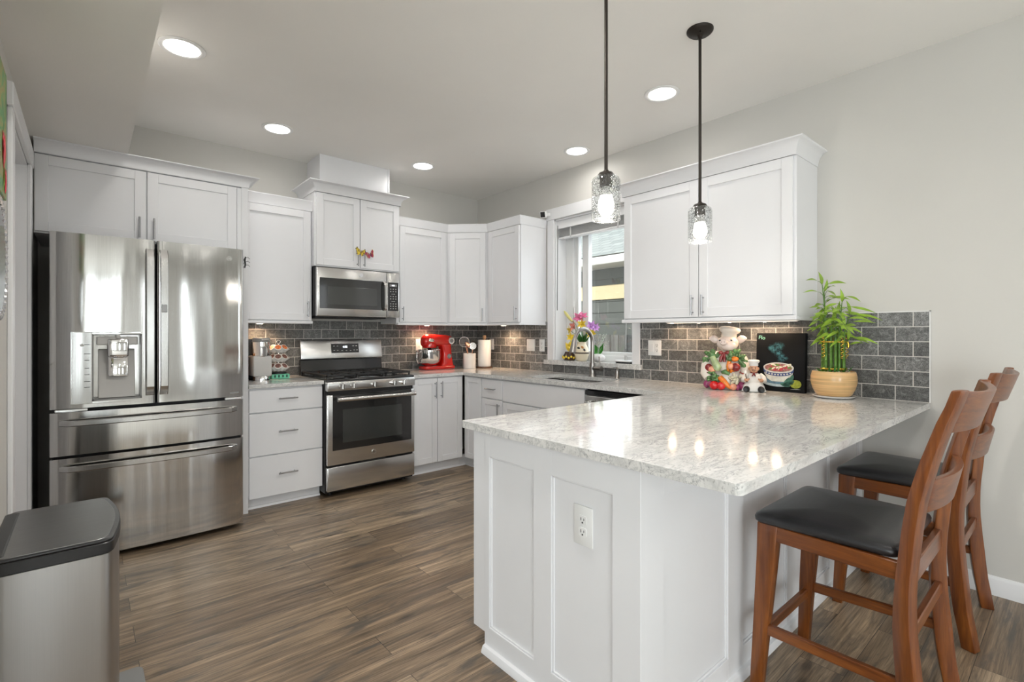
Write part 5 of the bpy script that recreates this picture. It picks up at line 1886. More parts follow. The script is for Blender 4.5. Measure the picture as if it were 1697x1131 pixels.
for i, (a, b_, top, tl, lb) in enumerate(((-0.018, 0.024, 1.150, 0.012, 'copper spoon standing upright at the front of the crock'),
                                          (0.046, -0.004, 1.165, 0.016, 'dark slotted spoon behind the ladle in the crock'))):
    e = thing('cooking_spoon', lb, 'utensil', pt(a, b_, 0.93))
    MB().tube([pt(a * 0.5, b_ * 0.6, 0.93), pt(a, b_, top - 0.02)], 0.0045, 10).build('handle', COPPER if i == 0 else BRONZE, e, smooth=50)
    MB(Matrix.Translation(pt(a, b_, top + 0.012)) @ Vector((0, 0, 1)).rotation_difference(vx).to_matrix().to_4x4()).ball((0, 0, 0), (0.020, 0.034, 0.006), 16, 8).build('spoon_head', COPPER if i == 0 else BRONZE, e, smooth=60)

PTX, PTY = -0.155, -0.330
e = thing('paper_towel_holder', 'wooden paper towel holder with dark round base', 'towel holder', (PTX, PTY, 0.914))
MB().lathe([(0.084, 0.9145), (0.086, 0.920), (0.084, 0.932), (0.001, 0.932)], (PTX, PTY, 0), n=36).build('base', WOODD, e, smooth=40)
MB().cyl((PTX, PTY, 0.930), (PTX, PTY, 1.225), 0.010, n=14).build('post', WOODL, e, smooth=40)
MB().lathe([(0.012, 1.222), (0.019, 1.228), (0.019, 1.256), (0.014, 1.262), (0.001, 1.263)], (PTX, PTY, 0), n=20).build('knob', WOODL, e, smooth=40)
m = MB()
m.loft([[(PTX + r_ * math.cos(t), PTY + r_ * math.sin(t), z) for t in [2 * math.pi * i / 44 for i in range(44)]] for r_, z in ((0.020, 0.9325), (0.068, 0.9325), (0.0695, 0.936), (0.0695, 1.208), (0.068, 1.212), (0.020, 1.212), (0.020, 0.9325))], False)
o = m.build('paper_towel_roll', PAPER, smooth=40)
tag(o, 'white roll of paper towels on its holder in the corner', 'paper towels')

# ================================================================ window sill
SZ = WZ0 + 0.0015
SX = 0.040
vase_m = mat('cream_glaze', (0.80, 0.70, 0.52), 0.25, coat=0.3)
vy = -1.528
e = thing('flower_vase', 'cream painted vase filled with artificial lilies on the window sill', 'vase', (SX, vy, SZ))
MB().lathe([(0.040, SZ), (0.052, SZ + 0.012), (0.064, SZ + 0.050), (0.066, SZ + 0.075), (0.058, SZ + 0.115), (0.043, SZ + 0.145), (0.040, SZ + 0.160), (0.044, SZ + 0.172), (0.040, SZ + 0.172), (0.034, SZ + 0.15), (0.001, SZ + 0.05)], (SX, vy, 0), n=36).build('jar', vase_m, e, smooth=40)
MB().lathe([(0.0655, SZ + 0.066), (0.0672, SZ + 0.070), (0.0672, SZ + 0.076), (0.0650, SZ + 0.080)], (SX, vy, 0), n=36).build('painted_band', mat('dark_band', (0.10, 0.07, 0.05), 0.4), e, smooth=40)
tod = Vector((-0.72, -0.69, 0)).normalized()
for da, dz, c_ in ((-0.55, 0.118, (0.03, 0.04, 0.03)), (0.05, 0.125, (0.55, 0.25, 0.07)), (0.35, 0.100, (0.04, 0.03, 0.03))):
    dv = Matrix.Rotation(da, 3, 'Z') @ tod
    r_ = 0.058 if dz > 0.11 else 0.0615
    p = Vector((SX, vy, SZ + dz)) + dv * r_
    MB(Matrix.Translation(p) @ Vector((0, 0, 1)).rotation_difference(dv).to_matrix().to_4x4()).ball((0, 0, 0), (0.010, 0.015, 0.003), 12, 6).build('painted_leaf', mat('vase_leaf_paint', c_, 0.4), e, smooth=60)
m = MB()
random.seed(3)
for i in range(26):
    a = random.uniform(0, 6.28)
    rr_ = random.uniform(0.02, 0.075)
    b0 = Vector((SX + 0.015 * math.cos(a), vy + 0.015 * math.sin(a), SZ + 0.165))
    tp = Vector((SX + rr_ * math.cos(a) * 0.8, vy + rr_ * math.sin(a), SZ + 0.165 + random.uniform(0.05, 0.12)))
    m.leaf(b0, tp, 0.020, (math.cos(a + 1), math.sin(a + 1), 0.3), 0.01)
m.build('greenery', LEAFD, e, smooth=60)


def lily(parent, c, d, col, size, name='flower'):
    c = Vector(c)
    d = Vector(d).normalized()
    u = d.orthogonal().normalized()
    v = d.cross(u)
    m = MB()
    for k in range(6):
        a = k * math.pi / 3 + 0.3
        o_ = u * math.cos(a) + v * math.sin(a)
        m.leaf(c - d * size * 0.25, c + o_ * size * 0.95 + d * size * (0.30 if k % 2 else 0.10), size * 0.55, d, size * 0.14, 7)
    m.ball(c, (size * 0.12,) * 3, 8, 6)
    return m.build(name, col, parent, smooth=60)


PINK = mat('pink_petals', (0.78, 0.16, 0.32), 0.5, var=0.5, vs=30)
SALM = mat('coral_petals', (0.80, 0.25, 0.20), 0.5, var=0.5, vs=30)
YEL = mat('yellow_petals', (0.85, 0.58, 0.05), 0.5, var=0.3, vs=30)
PURP = mat('mauve_petals', (0.56, 0.28, 0.62), 0.5, var=0.4, vs=30)
st_m = MB()
for c_, d_, col, s_ in (((SX - 0.01, -1.505, 1.425), (-0.7, -0.3, 0.5), PINK, 0.066), ((SX, -1.545, 1.440), (-0.3, -0.6, 0.6), PINK, 0.050),
                        ((SX, -1.425, 1.345), (-0.8, 0.25, 0.2), SALM, 0.062), ((SX - 0.01, -1.390, 1.310), (-0.7, 0.4, -0.1), YEL, 0.050),
                        ((SX - 0.02, -1.545, 1.365), (-0.8, -0.4, 0.2), YEL, 0.050), ((SX, -1.640, 1.345), (-0.5, -0.8, 0.25), PURP, 0.060),
                        ((SX, -1.690, 1.335), (-0.4, -0.9, 0.1), PURP, 0.044), ((SX - 0.01, -1.645, 1.285), (-0.5, -0.7, -0.35), YEL, 0.052)):
    lily(e, c_, d_, col, s_)
    st_m.tube([(SX, vy, SZ + 0.12), ((SX + c_[0]) / 2, (vy + c_[1]) / 2, (SZ + 0.2 + c_[2]) / 2), (c_[0], c_[1], c_[2])], 0.0022, 6)
st_m.tube([(SX, vy, SZ + 0.14), (SX, -1.46, 1.36), (SX - 0.005, -1.405, 1.405)], 0.0022, 6)
st_m.build('stems', LEAFD, e, smooth=60)
MB().tube([(SX - 0.004, -1.415, 1.392), (SX - 0.006, -1.375, 1.43), (SX - 0.008, -1.335, 1.472), (SX - 0.010, -1.318, 1.492)], [0.009, 0.015, 0.013, 0.005], 10).build('flower_bud', mat('pale_bud', (0.66, 0.60, 0.22), 0.5), e, smooth=60)

dy = -1.402
dx = 0.012
e = thing('sunflower_pot', 'small dark jar with a yellow sunflower pattern and yellow blooms on the sill', 'pot', (dx, dy, SZ))
MB().lathe([(0.045, SZ), (0.056, SZ + 0.008), (0.060, SZ + 0.045), (0.048, SZ + 0.062), (0.040, SZ + 0.082), (0.001, SZ + 0.082)], (dx, dy, 0), n=30).build('jar', mat('dark_brown_glaze', (0.05, 0.025, 0.012), 0.2, coat=0.4), e, smooth=40)
m = MB()
for k in range(9):
    a = R(120 + k * 24)
    m.ball((dx + 0.058 * math.cos(a), dy + 0.058 * math.sin(a), SZ + 0.026 + 0.010 * (k % 2)), (0.011, 0.011, 0.011), 10, 6)
m.build('yellow_dots', YEL, e, smooth=60)
lily(e, (dx - 0.012, dy - 0.015, SZ + 0.138), (-0.8, -0.5, 0.2), YEL, 0.040)
lily(e, (dx - 0.004, dy - 0.020, SZ + 0.215), (-0.7, -0.6, 0.2), YEL, 0.046)
MB().tube([(dx, dy, SZ + 0.07), (dx, dy - 0.01, SZ + 0.14), (dx + 0.003, dy - 0.018, SZ + 0.21)], 0.0025, 6).build('stem', LEAFD, e, smooth=60)
m = MB()
m.leaf((dx, dy, SZ + 0.08), (dx - 0.01, dy - 0.035, SZ + 0.19), 0.03, (-0.7, -0.4, 0), 0.01)
m.leaf((dx, dy, SZ + 0.08), (dx - 0.02, dy + 0.03, SZ + 0.17), 0.03, (-0.7, -0.4, 0), 0.01)
m.build('leaves', YEL, e, smooth=60)

oy = -1.722
e = thing('orchid_pot', 'white stone-shaped pot with green orchid leaves on the sill', 'plant', (0.03, oy, SZ))
MB().ball((0.03, oy, SZ + 0.036), (0.052, 0.074, 0.036), 26, 14).build('pot', mat('white_marbled_stone', (0.78, 0.77, 0.76), 0.45, var=0.1, vs=25), e, smooth=70)
m = MB()
b0 = (0.03, oy, SZ + 0.062)
for tp, wd, nn in (((0.01, oy + 0.062, SZ + 0.165), 0.072, (-0.7, -0.6, 0)), ((0.04, oy - 0.05, SZ + 0.150), 0.045, (-0.8, -0.5, 0)), ((0.02, oy - 0.075, SZ + 0.17), 0.020, (-0.8, -0.5, 0)), ((0.05, oy + 0.01, SZ + 0.12), 0.05, (-0.6, -0.5, 0.2))):
    m.leaf(b0, tp, wd, nn, -0.012, 8)
m.build('leaves', mat('orchid_leaf', (0.05, 0.27, 0.03), 0.3, var=0.25, vs=10), e, smooth=60)
m = MB()
random.seed(11)
for k in range(7):
    a = random.uniform(-0.09, 0.045)
    tp = Vector((0.045 + random.uniform(-0.01, 0.01), oy + a - 0.02, SZ + random.uniform(0.17, 0.235)))
    m.tube([b0, ((b0[0] + tp.x) / 2, (b0[1] + tp.y) / 2 + 0.01, (b0[2] + tp.z) / 2 + 0.02), tp], 0.0008, 5)
    for q in range(4):
        f = 0.55 + 0.15 * q
        p = Vector(b0).lerp(tp, f)
        m.ball(p + Vector((0, random.uniform(-0.006, 0.006), 0.008)), 0.0034, 6, 4)
m.build('sprigs', mat('pale_sprig', (0.55, 0.62, 0.52), 0.3), e, smooth=60)

e = thing('sill_tray', 'small white charging dock with an upright peg on the sill', 'dock', (0.04, -2.0, SZ))
MB().prism(rounded([(0.0, -2.085), (0.075, -2.085), (0.075, -1.925), (0.0, -1.925)], 0.03, 5), 'z', SZ, SZ + 0.012).build('base', BLACKPL, e, smooth=40)
MB().prism(rounded([(-0.004, -2.089), (0.079, -2.089), (0.079, -1.921), (-0.004, -1.921)], 0.032, 5), 'z', SZ + 0.012, SZ + 0.026, 0.006, 2).build('shell', PLASTIC, e, smooth=40)
MB().cyl((0.04, -2.012, SZ + 0.024), (0.04, -2.012, SZ + 0.066), 0.014, 0.010, 16).build('peg', LGREY, e, smooth=40)

# blind
bl = thing('window_blind', 'raised white slatted blind stacked at the top of the kitchen window', 'blind', (0.05, -1.67, 2.3))
MB().box(0.012, 0.030, WY1 + 0.016, WY0 - 0.014, 2.268, 2.343, 0.004, 2).build('valance', TRIM, bl)
MB().box(0.032, 0.080, WY1 + 0.018, WY0 - 0.016, 2.300, 2.342, 0.002).build('head_rail', TRIM, bl)
SLAT = mat('grey_white_slat', (0.60, 0.60, 0.60), 0.4)
for i in range(13):
    z = 2.196 + i * 0.0078
    MB().box(0.032 + 0.0015 * (i % 2), 0.080 + 0.0015 * (i % 2), WY1 + 0.018, WY0 - 0.016, z, z + 0.003).build('slat', SLAT, bl)
MB().box(0.030, 0.082, WY1 + 0.018, WY0 - 0.016, 2.174, 2.192, 0.003).build('bottom_rail', TRIM, bl)
for y in (-1.40, -1.94):
    MB().box(0.0285, 0.0300, y - 0.008, y + 0.008, 2.176, 2.30).build('ladder_tape', SLAT, bl)
MB().cyl((0.008, -1.258, 2.300), (0.014, -1.244, 1.50), 0.0035, n=8).build('tilt_wand', GREY, bl, smooth=50)
for dy_ in (0, 0.022):
    MB().tube([(0.028, -2.045 + dy_, 2.27), (0.030, -2.035 + dy_ * 0.7, 1.6), (0.030, -2.02, 1.15)], 0.0011, 5).build('pull_cord', PLASTIC, bl)

# camera on the window head
e = thing('security_camera', 'small white cube security camera mounted on the corner of the window casing', 'camera', (-0.05, -1.135, 2.41))
Mc = Matrix.Translation((-0.075, -1.150, 2.412)) @ Matrix.Rotation(R(-62), 4, 'Z') @ Matrix.Rotation(R(14), 4, 'X')
MB(Mc).box(-0.030, 0.030, -0.028, 0.030, -0.032, 0.032, 0.011, 3).build('shell', PLASTIC, e, smooth=40)
MB(Mc).box(-0.023, 0.023, -0.030, -0.024, -0.025, 0.025, 0.005, 2).build('face', BLACKGL, e, smooth=40)
MB().cyl((-0.05, -1.160, 2.412), (-0.023, -1.185, 2.412), 0.015, n=18).build('mount', PLASTIC, e, smooth=40)

# ================================================================ worktop ornaments by the wall
# --- pig in chef's hat
def glaze(name, c_, v=0.15):
    return mat(name, c_, 0.15, coat=0.5, var=v, vs=25)


GW = glaze('ceramic_white_glaze', (0.80, 0.74, 0.66), 0.03)
GP = glaze('ceramic_pale_pink', (0.78, 0.66, 0.60), 0.05)
GG = glaze('ceramic_green', (0.10, 0.22, 0.07), 0.5)
GL = glaze('ceramic_pale_green', (0.40, 0.50, 0.26), 0.3)
GO = glaze('ceramic_orange', (0.80, 0.22, 0.02))
GPE = glaze('ceramic_peach', (0.85, 0.36, 0.22))
GRD = glaze('ceramic_red', (0.68, 0.010, 0.012))
GDR = glaze('ceramic_dark_red', (0.22, 0.012, 0.012), 0.3)
GPU = glaze('ceramic_purple', (0.34, 0.05, 0.15), 0.3)
GCR = glaze('ceramic_cream', (0.74, 0.70, 0.52), 0.2)
BLK = mat('figurine_black', (0.012, 0.012, 0.014), 0.4)

pg = thing('pig_figurine', 'glazed white pig cookie jar in a chef hat covered with painted vegetables', 'figurine', (0, 0, 0))
MB().lathe([(0.118, 0.0), (0.126, 0.012), (0.130, 0.05), (0.128, 0.09), (0.118, 0.13), (0.112, 0.17), (0.106, 0.20), (0.088, 0.228), (0.058, 0.248), (0.001, 0.255)], n=36, sxy=(1, 0.66)).build('body', GW, pg, smooth=60)
# arms resting at the sides
for s_ in (-1, 1):
    MB().tube([(s_ * 0.100, -0.01, 0.205), (s_ * 0.118, -0.03, 0.150), (s_ * 0.120, -0.055, 0.100), (s_ * 0.100, -0.082, 0.070)], [0.030, 0.034, 0.034, 0.026], 14).build('arm', GW, pg, smooth=60)
    MB().tube([(s_ * 0.126, -0.058, 0.120), (s_ * 0.106, -0.088, 0.106), (s_ * 0.086, -0.092, 0.118)], 0.005, 8).build('cuff_trim', GDR, pg, smooth=60)
hd = MB()
hd.ball((0.012, -0.014, 0.300), (0.068, 0.058, 0.054), 26, 16)
hd.ball((0.022, -0.050, 0.283), (0.050, 0.034, 0.032), 20, 12)
hd.build('head', GP, pg, smooth=70)
MB().tube([(-0.004, -0.058, 0.304), (-0.008, -0.086, 0.308), (-0.010, -0.098, 0.310)], [0.027, 0.024, 0.020], 20, ry=0.8).build('snout', GP, pg, smooth=50)
for dx_ in (-0.010, 0.007):
    MB().ball((dx_ - 0.010, -0.0985, 0.310), (0.0035, 0.002, 0.005), 10, 6).build('nostril', mat('nostril_brown', (0.50, 0.36, 0.32), 0.4), pg, smooth=60)  # nostrils in a browner tone than the snout
MB().ball((0.036, -0.062, 0.320), (0.007, 0.004, 0.006), 12, 8).build('eye', BLK, pg, smooth=60)
MB().ball((-0.032, -0.058, 0.320), (0.007, 0.004, 0.005), 12, 8).build('eye', BLK, pg, smooth=60)
for s_ in (-1, 1):
    c0 = 0.012 + s_ * 0.058
    MB().loft([[(c0 + s_ * f * 0.058 + 0.0, -0.010 - 0.010 * math.sin(t) * hw_ / 0.02, 0.322 + f * 0.012 + hw_ * math.cos(t)) for t in [2 * math.pi * i / 14 for i in range(14)]] for f, hw_ in ((-0.15, 0.012), (0.1, 0.022), (0.35, 0.028), (0.65, 0.022), (0.9, 0.010), (1.0, 0.002))]).build('ear', GP, pg, smooth=60)
MB(Matrix.Translation((0.018, -0.006, 0.335)) @ Matrix.Rotation(R(7), 4, 'Y')).lathe([(0.046, 0.0), (0.048, 0.010), (0.047, 0.030), (0.062, 0.042), (0.068, 0.056), (0.062, 0.068), (0.040, 0.076), (0.001, 0.078)], n=30, sxy=(1, 0.85)).build('hat', GW, pg, smooth=60)
bow = MB()
bow.ball((-0.006, -0.080, 0.236), (0.009, 0.009, 0.009), 10, 8)
for s_ in (-1, 1):
    bow.ball((-0.006 + s_ * 0.020, -0.076, 0.240), (0.016, 0.008, 0.012), 12, 8)
    bow.tube([(-0.008 + s_ * 0.004, -0.082, 0.230), (-0.014 + s_ * 0.010, -0.086, 0.205), (-0.016 + s_ * 0.012, -0.088, 0.180)], [0.006, 0.011, 0.008], 10)
bow.build('neck_bow', GDR, pg, smooth=60)


def veg(name, m_, *balls):
    b_ = MB()
    for c_, r_ in balls:
        b_.ball(c_, r_, 16, 10)
    return b_.build(name, m_, pg, smooth=60)


random.seed(5)


def ruff(name, m_, spots, r0, r1):
    b_ = MB()
    for (x, y, z) in spots:
        for k in range(7):
            b_.ball((x + random.uniform(-r0, r0), y + random.uniform(-r0, r0) * 0.5, z + random.uniform(-r0, r0)), tuple(random.uniform(r1 * 0.6, r1) for _ in range(3)), 10, 6)
    return b_.build(name, m_, pg, smooth=60)


ruff('leafy_greens', GG, [(-0.098, -0.055, 0.222), (-0.060, -0.062, 0.236), (-0.112, -0.045, 0.190)], 0.020, 0.017)
ruff('leafy_greens', GG, [(0.036, -0.075, 0.232), (0.068, -0.068, 0.238), (0.096, -0.055, 0.218), (0.108, -0.045, 0.180), (0.016, -0.085, 0.208)], 0.018, 0.015)
MB().tube([(-0.078, -0.075, 0.212), (-0.060, -0.085, 0.175), (-0.044, -0.092, 0.140), (-0.046, -0.092, 0.122)], [0.018, 0.022, 0.027, 0.018], 14).build('gourd', GL, pg, smooth=60)
veg('plum', GDR, ((-0.100, -0.070, 0.140), (0.024, 0.020, 0.026)))
veg('peach', GPE, ((-0.078, -0.082, 0.128), (0.024, 0.020, 0.024)))
b_ = MB()
for a, z0, z1 in ((0.020, 0.118, 0.185), (0.038, 0.112, 0.172), (0.052, 0.118, 0.150)):
    b_.tube([(a + 0.006, -0.088, z1), (a, -0.092, (z0 + z1) / 2), (a - 0.002, -0.090, z0)], [0.013, 0.013, 0.006], 12)
b_.ball((0.058, -0.082, 0.200), (0.024, 0.018, 0.017), 14, 10)
b_.build('orange_peppers', GO, pg, smooth=60)
veg('pink_radish', GPE, ((0.034, -0.100, 0.152), (0.018, 0.016, 0.020)))
veg('beet', GDR, ((0.064, -0.092, 0.148), (0.028, 0.022, 0.029)))
b_ = MB()
for s_, (x, z) in enumerate(((0.098, 0.165), (0.112, 0.150))):
    b_.tube([(x - 0.022, -0.066, z + 0.035), (x, -0.062, z + 0.010), (x + 0.010, -0.050, z - 0.030)], [0.008, 0.013, 0.008], 12)
b_.build('courgette', GG, pg, smooth=60)
ruff('leaf_crown', GG, [(-0.074, -0.092, 0.092), (-0.056, -0.096, 0.072), (-0.088, -0.088, 0.066)], 0.016, 0.017)
MB().tube([(-0.020, -0.098, 0.112), (0.000, -0.104, 0.118), (0.028, -0.104, 0.102)], [0.010, 0.017, 0.010], 12).build('pepper', GG, pg, smooth=60)
MB().tube([(-0.030, -0.104, 0.082), (-0.010, -0.114, 0.060), (0.016, -0.118, 0.032), (0.034, -0.118, 0.010)], [0.016, 0.019, 0.015, 0.007], 14).build('carrot', GO, pg, smooth=60)
veg('tomatoes', GRD, ((-0.064, -0.112, 0.028), (0.029, 0.027, 0.028)), ((-0.022, -0.118, 0.026), (0.027, 0.026, 0.026)))
veg('red_grapes', GPU, ((-0.112, -0.070, 0.030), (0.022, 0.022, 0.026)), ((-0.092, -0.090, 0.036), (0.018, 0.018, 0.022)))
ruff('cauliflower', GCR, [(0.050, -0.098, 0.082), (0.074, -0.092, 0.072), (0.060, -0.100, 0.056)], 0.020, 0.013)
veg('garlic', GPE, ((0.050, -0.112, 0.022), (0.022, 0.020, 0.022)))
veg('onion', GPU, ((0.106, -0.076, 0.030), (0.032, 0.028, 0.030)), ((0.112, -0.076, 0.062), (0.006, 0.006, 0.014)), ((0.074, -0.100, 0.020), (0.016, 0.016, 0.020)))
pg.location = (-0.145, -2.955, 0.9145)
pg.rotation_euler = (0, 0, R(-67))

# --- seated chef
ch = thing('chef_figurine', 'small seated chef figurine in white coat and tall hat', 'figurine', (0, 0, 0))
SKIN = mat('figurine_skin', (0.62, 0.34, 0.21), 0.45, var=0.12, vs=50)
COAT = mat('figurine_white_coat', (0.74, 0.72, 0.68), 0.5, var=0.05, vs=30)
body = MB()
body.loft([[(a * math.cos(t), -0.004 + b_ * math.sin(t) + dy_, z) for t in [2 * math.pi * i / 22 for i in range(22)]] for z, a, b_, dy_ in ((0.0, 0.058, 0.042, -0.010), (0.030, 0.062, 0.044, -0.006), (0.055, 0.050, 0.036, 0.0), (0.085, 0.046, 0.032, 0.004), (0.105, 0.040, 0.026, 0.006), (0.116, 0.020, 0.016, 0.004), (0.124, 0.014, 0.012, 0.002))])
body.build('body', COAT, ch, smooth=60)
ap = MB()
ap.loft([[(x * w_, y_, z_) for x, y_, z_ in ((-1, ya, z), (-0.5, ya - 0.010, z + 0.001), (0, ya - 0.013, z), (0.5, ya - 0.010, z + 0.001), (1, ya, z), (1, ya + 0.008, z), (0, ya + 0.0, z), (-1, ya + 0.008, z))] for w_, ya, z in ((0.070, -0.056, 0.004), (0.062, -0.050, 0.024), (0.050, -0.042, 0.044), (0.040, -0.034, 0.056))])
ap.build('apron', mat('figurine_apron', (0.78, 0.78, 0.76), 0.5), ch, smooth=50)
for s_ in (-1, 1):
    MB().tube([(s_ * 0.036, 0.004, 0.104), (s_ * 0.054, -0.010, 0.086), (s_ * 0.058, -0.030, 0.068), (s_ * 0.046, -0.045, 0.070)], [0.014, 0.017, 0.016, 0.012], 12).build('sleeve', COAT, ch, smooth=60)
    hn = MB()
    hn.ball((s_ * 0.042, -0.054, 0.073), (0.013, 0.008, 0.012), 12, 8)
    for k in range(4):
        hn.tube([(s_ * (0.034 + 0.005 * k), -0.058, 0.080), (s_ * (0.033 + 0.005 * k), -0.066, 0.077 - 0.001 * k), (s_ * (0.034 + 0.005 * k), -0.066, 0.068 + 0.001 * k)], [0.0034, 0.0032, 0.0026], 7)
    hn.tube([(s_ * 0.032, -0.054, 0.074), (s_ * 0.026, -0.060, 0.080), (s_ * 0.026, -0.062, 0.086)], [0.0040, 0.0036, 0.0028], 7)
    hn.build('hand', SKIN, ch, smooth=60)
    MB().loft([[(s_ * 0.034 + 0.017 * q * math.cos(t) + s_ * 0.004 * k, -0.072 - 0.010 * k * 0 + 0.016 * q * math.sin(t) * 0.6 - 0.006 * (k - 1.5), 0.018 + 0.020 * q * math.sin(t)) for t in [2 * math.pi * i / 14 for i in range(14)]] for k, q in ((0, 0.7), (1, 0.95), (2, 1.0), (3, 0.85), (3.6, 0.4))]).build('shoe', BLK, ch, smooth=60)
hd = MB()
hd.ball((0, -0.006, 0.142), (0.027, 0.026, 0.028), 20, 14)
hd.ball((0, -0.024, 0.134), (0.020, 0.012, 0.016), 14, 10)
hd.ball((0, -0.035, 0.142), (0.006, 0.006, 0.006), 10, 8)
for s_ in (-1, 1):
    hd.ball((s_ * 0.027, -0.004, 0.142), (0.005, 0.007, 0.010), 10, 8)
    hd.ball((s_ * 0.014, -0.029, 0.136), (0.008, 0.007, 0.007), 10, 8)
hd.build('head', SKIN, ch, smooth=70)
for s_ in (-1, 1):
    MB().ball((s_ * 0.010, -0.0310, 0.149), (0.0032, 0.002, 0.0032), 8, 6).build('eye', BLK, ch, smooth=60)
    MB().tube([(s_ * 0.001, -0.0365, 0.1345), (s_ * 0.009, -0.0360, 0.1355), (s_ * 0.014, -0.0330, 0.139)], [0.0022, 0.0026, 0.001], 7).build('moustache', BLK if False else mat('figurine_hair', (0.14, 0.10, 0.08), 0.6), ch, smooth=60)
MB().tube([(-0.007, -0.0355, 0.1285), (0, -0.0370, 0.1270), (0.007, -0.0355, 0.1285)], 0.0012, 6).build('mouth', GDR, ch, smooth=60)
MB().lathe([(0.026, 0.160), (0.025, 0.176), (0.034, 0.186), (0.035, 0.193), (0.026, 0.199), (0.001, 0.201)], (0, -0.002, 0), n=26).build('hat', mat('figurine_hat', (0.82, 0.81, 0.79), 0.5), ch, smooth=60)
nb = MB()
nb.torus((0, -0.006, 0.119), 0.018, 0.004, 'z')
nb.ball((0, -0.026, 0.112), (0.007, 0.005, 0.006), 10, 8)
for s_ in (-1, 1):
    nb.tube([(0, -0.027, 0.112), (s_ * 0.007, -0.031, 0.103), (s_ * 0.009, -0.032, 0.094)], [0.003, 0.0045, 0.003], 8)
nb.build('neckerchief', GDR, ch, smooth=60)
bt = MB()
for z in (0.094, 0.082, 0.070):
    for s_ in (-1, 1):
        bt.ball((s_ * 0.007, -0.0335, z), (0.0022, 0.0022, 0.0022), 8, 6)
bt.build('buttons', mat('button_white', (0.85, 0.85, 0.85), 0.3), ch, smooth=60)
MB().tube([(-0.038, -0.060, 0.060), (-0.044, -0.060, 0.096), (-0.046, -0.058, 0.112)], [0.003, 0.003, 0.0025], 8).build('spoon_handle', WOODD, ch, smooth=60)
MB().ball((-0.048, -0.056, 0.122), (0.009, 0.005, 0.013), 12, 8).build('spoon_bowl', CERAMIC, ch, smooth=60)
ch.location = (-0.165, -3.146, 0.9145)
ch.rotation_euler = (0, 0, R(-66))

# --- black canvas
CW, CHH, CTK = 0.292, 0.368, 0.034


def canvas_black():
    m, nt, b = nmat('black_painted_canvas')
    v = objvec(nt)
    n1 = noise(nt, v, 34, 5, 0.6, 1.5)
    n2 = noise(nt, v, 5, 2)

    def spot(cx, cz, rx_, rz_):
        mp = node(nt, 'ShaderNodeMapping')
        mp.inputs['Location'].default_value = (-cx / rx_, 0, -cz / rz_)
        mp.inputs['Scale'].default_value = (1 / rx_, 0.0, 1 / rz_)
        nt.links.new(v, mp.inputs[0])
        ln = node(nt, 'ShaderNodeVectorMath', operation='LENGTH')
        nt.links.new(mp.outputs[0], ln.inputs[0])
        return ramp(nt, ln.outputs['Value'], [(0.0, 1.0), (1.0, 0.0)])
    s_ = None
    for q in ((-0.050, 0.275, 0.026, 0.024), (-0.034, 0.258, 0.026, 0.026), (-0.012, 0.240, 0.028, 0.026), (0.006, 0.222, 0.028, 0.024), (0.022, 0.210, 0.030, 0.018), (-0.010, 0.285, 0.040, 0.030), (0.010, 0.200, 0.026, 0.018)):
        sp = spot(*q)
        s_ = sp if s_ is None else mix(nt, 1.0, s_, sp, 'LIGHTEN')
    fac = mix(nt, 1.0, s_, ramp(nt, n1, [(0.38, 0.05), (0.62, 1.0)]), 'MULTIPLY')
    base = ramp(nt, n2, [(0.3, (0.005, 0.006, 0.007)), (0.7, (0.011, 0.012, 0.014))])
    c_ = mix(nt, fac, base, (0.08, 0.26, 0.31))
    nt.links.new(c_, b.inputs['Base Color'])
    b.inputs['Roughness'].default_value = 0.6
    b.inputs['Specular IOR Level'].default_value = 0.12
    return m


cv = thing('canvas_painting', 'black canvas painted with a steaming noodle bowl and a lime, leaning on the tiles', 'painting', (0, 0, 0))
MB().box(-CW / 2, CW / 2, 0, CTK, 0, CHH, 0.003).build('canvas', canvas_black(), cv)


def paint(name, pts, m_, lay):
    MB().prism(pts, 'y', -0.0004 - 0.0004 * lay, 0.0002).build(name, m_, cv)


def ell(cx, cz, rx_, rz_, n=40, a0=0, a1=2 * math.pi):
    return [(cx + rx_ * math.cos(a0 + (a1 - a0) * i / n), cz + rz_ * math.sin(a0 + (a1 - a0) * i / n)) for i in range(n + (0 if abs(a1 - a0 - 2 * math.pi) < 1e-6 else 1))]


BX, BZ, BR = -0.008, 0.150, 0.090
PW = mat('painted_white', (0.62, 0.63, 0.58), 0.5, var=0.2, vs=30)
PSA = mat('painted_saucer', (0.42, 0.52, 0.56), 0.5, var=0.4, vs=25)
PB = mat('painted_blue', (0.03, 0.06, 0.20), 0.5, var=0.4, vs=80)
paint('painted_saucer', ell(BX - 0.002, 0.062, 0.100, 0.032), PSA, 0)
paint('painted_saucer_top', ell(BX - 0.002, 0.070, 0.090, 0.024), mat('painted_saucer_blue', (0.10, 0.19, 0.26), 0.5, var=0.5, vs=40), 1)
paint('painted_bowl', [(BX - BR, BZ), (BX - BR * 0.93, BZ - 0.040), (BX - BR * 0.70, BZ - 0.072), (BX - BR * 0.42, BZ - 0.088)] + [(BX + BR * 0.42, BZ - 0.088), (BX + BR * 0.70, BZ - 0.072), (BX + BR * 0.93, BZ - 0.040), (BX + BR, BZ)], PW, 2)
band = [(BX - BR + 2 * BR * i / 20, BZ - 0.006 - 0.030 * math.sqrt(max(0, 1 - (2 * i / 20 - 1) ** 2))) for i in range(21)]
band2 = [(p[0] * 0.985 + BX * 0.015, p[1] - 0.018) for p in band]
paint('painted_blue_band', band + band2[::-1], PB, 3)
sc_ = MB()
for i in range(9):
    t = -0.8 + 0.2 * i
    sc_.prism(ell(BX + BR * t, BZ - 0.015 - 0.030 * math.sqrt(1 - t * t), 0.006, 0.0045, 10), 'y', -0.0024, 0.0)
sc_.build('painted_scroll', PW, cv)
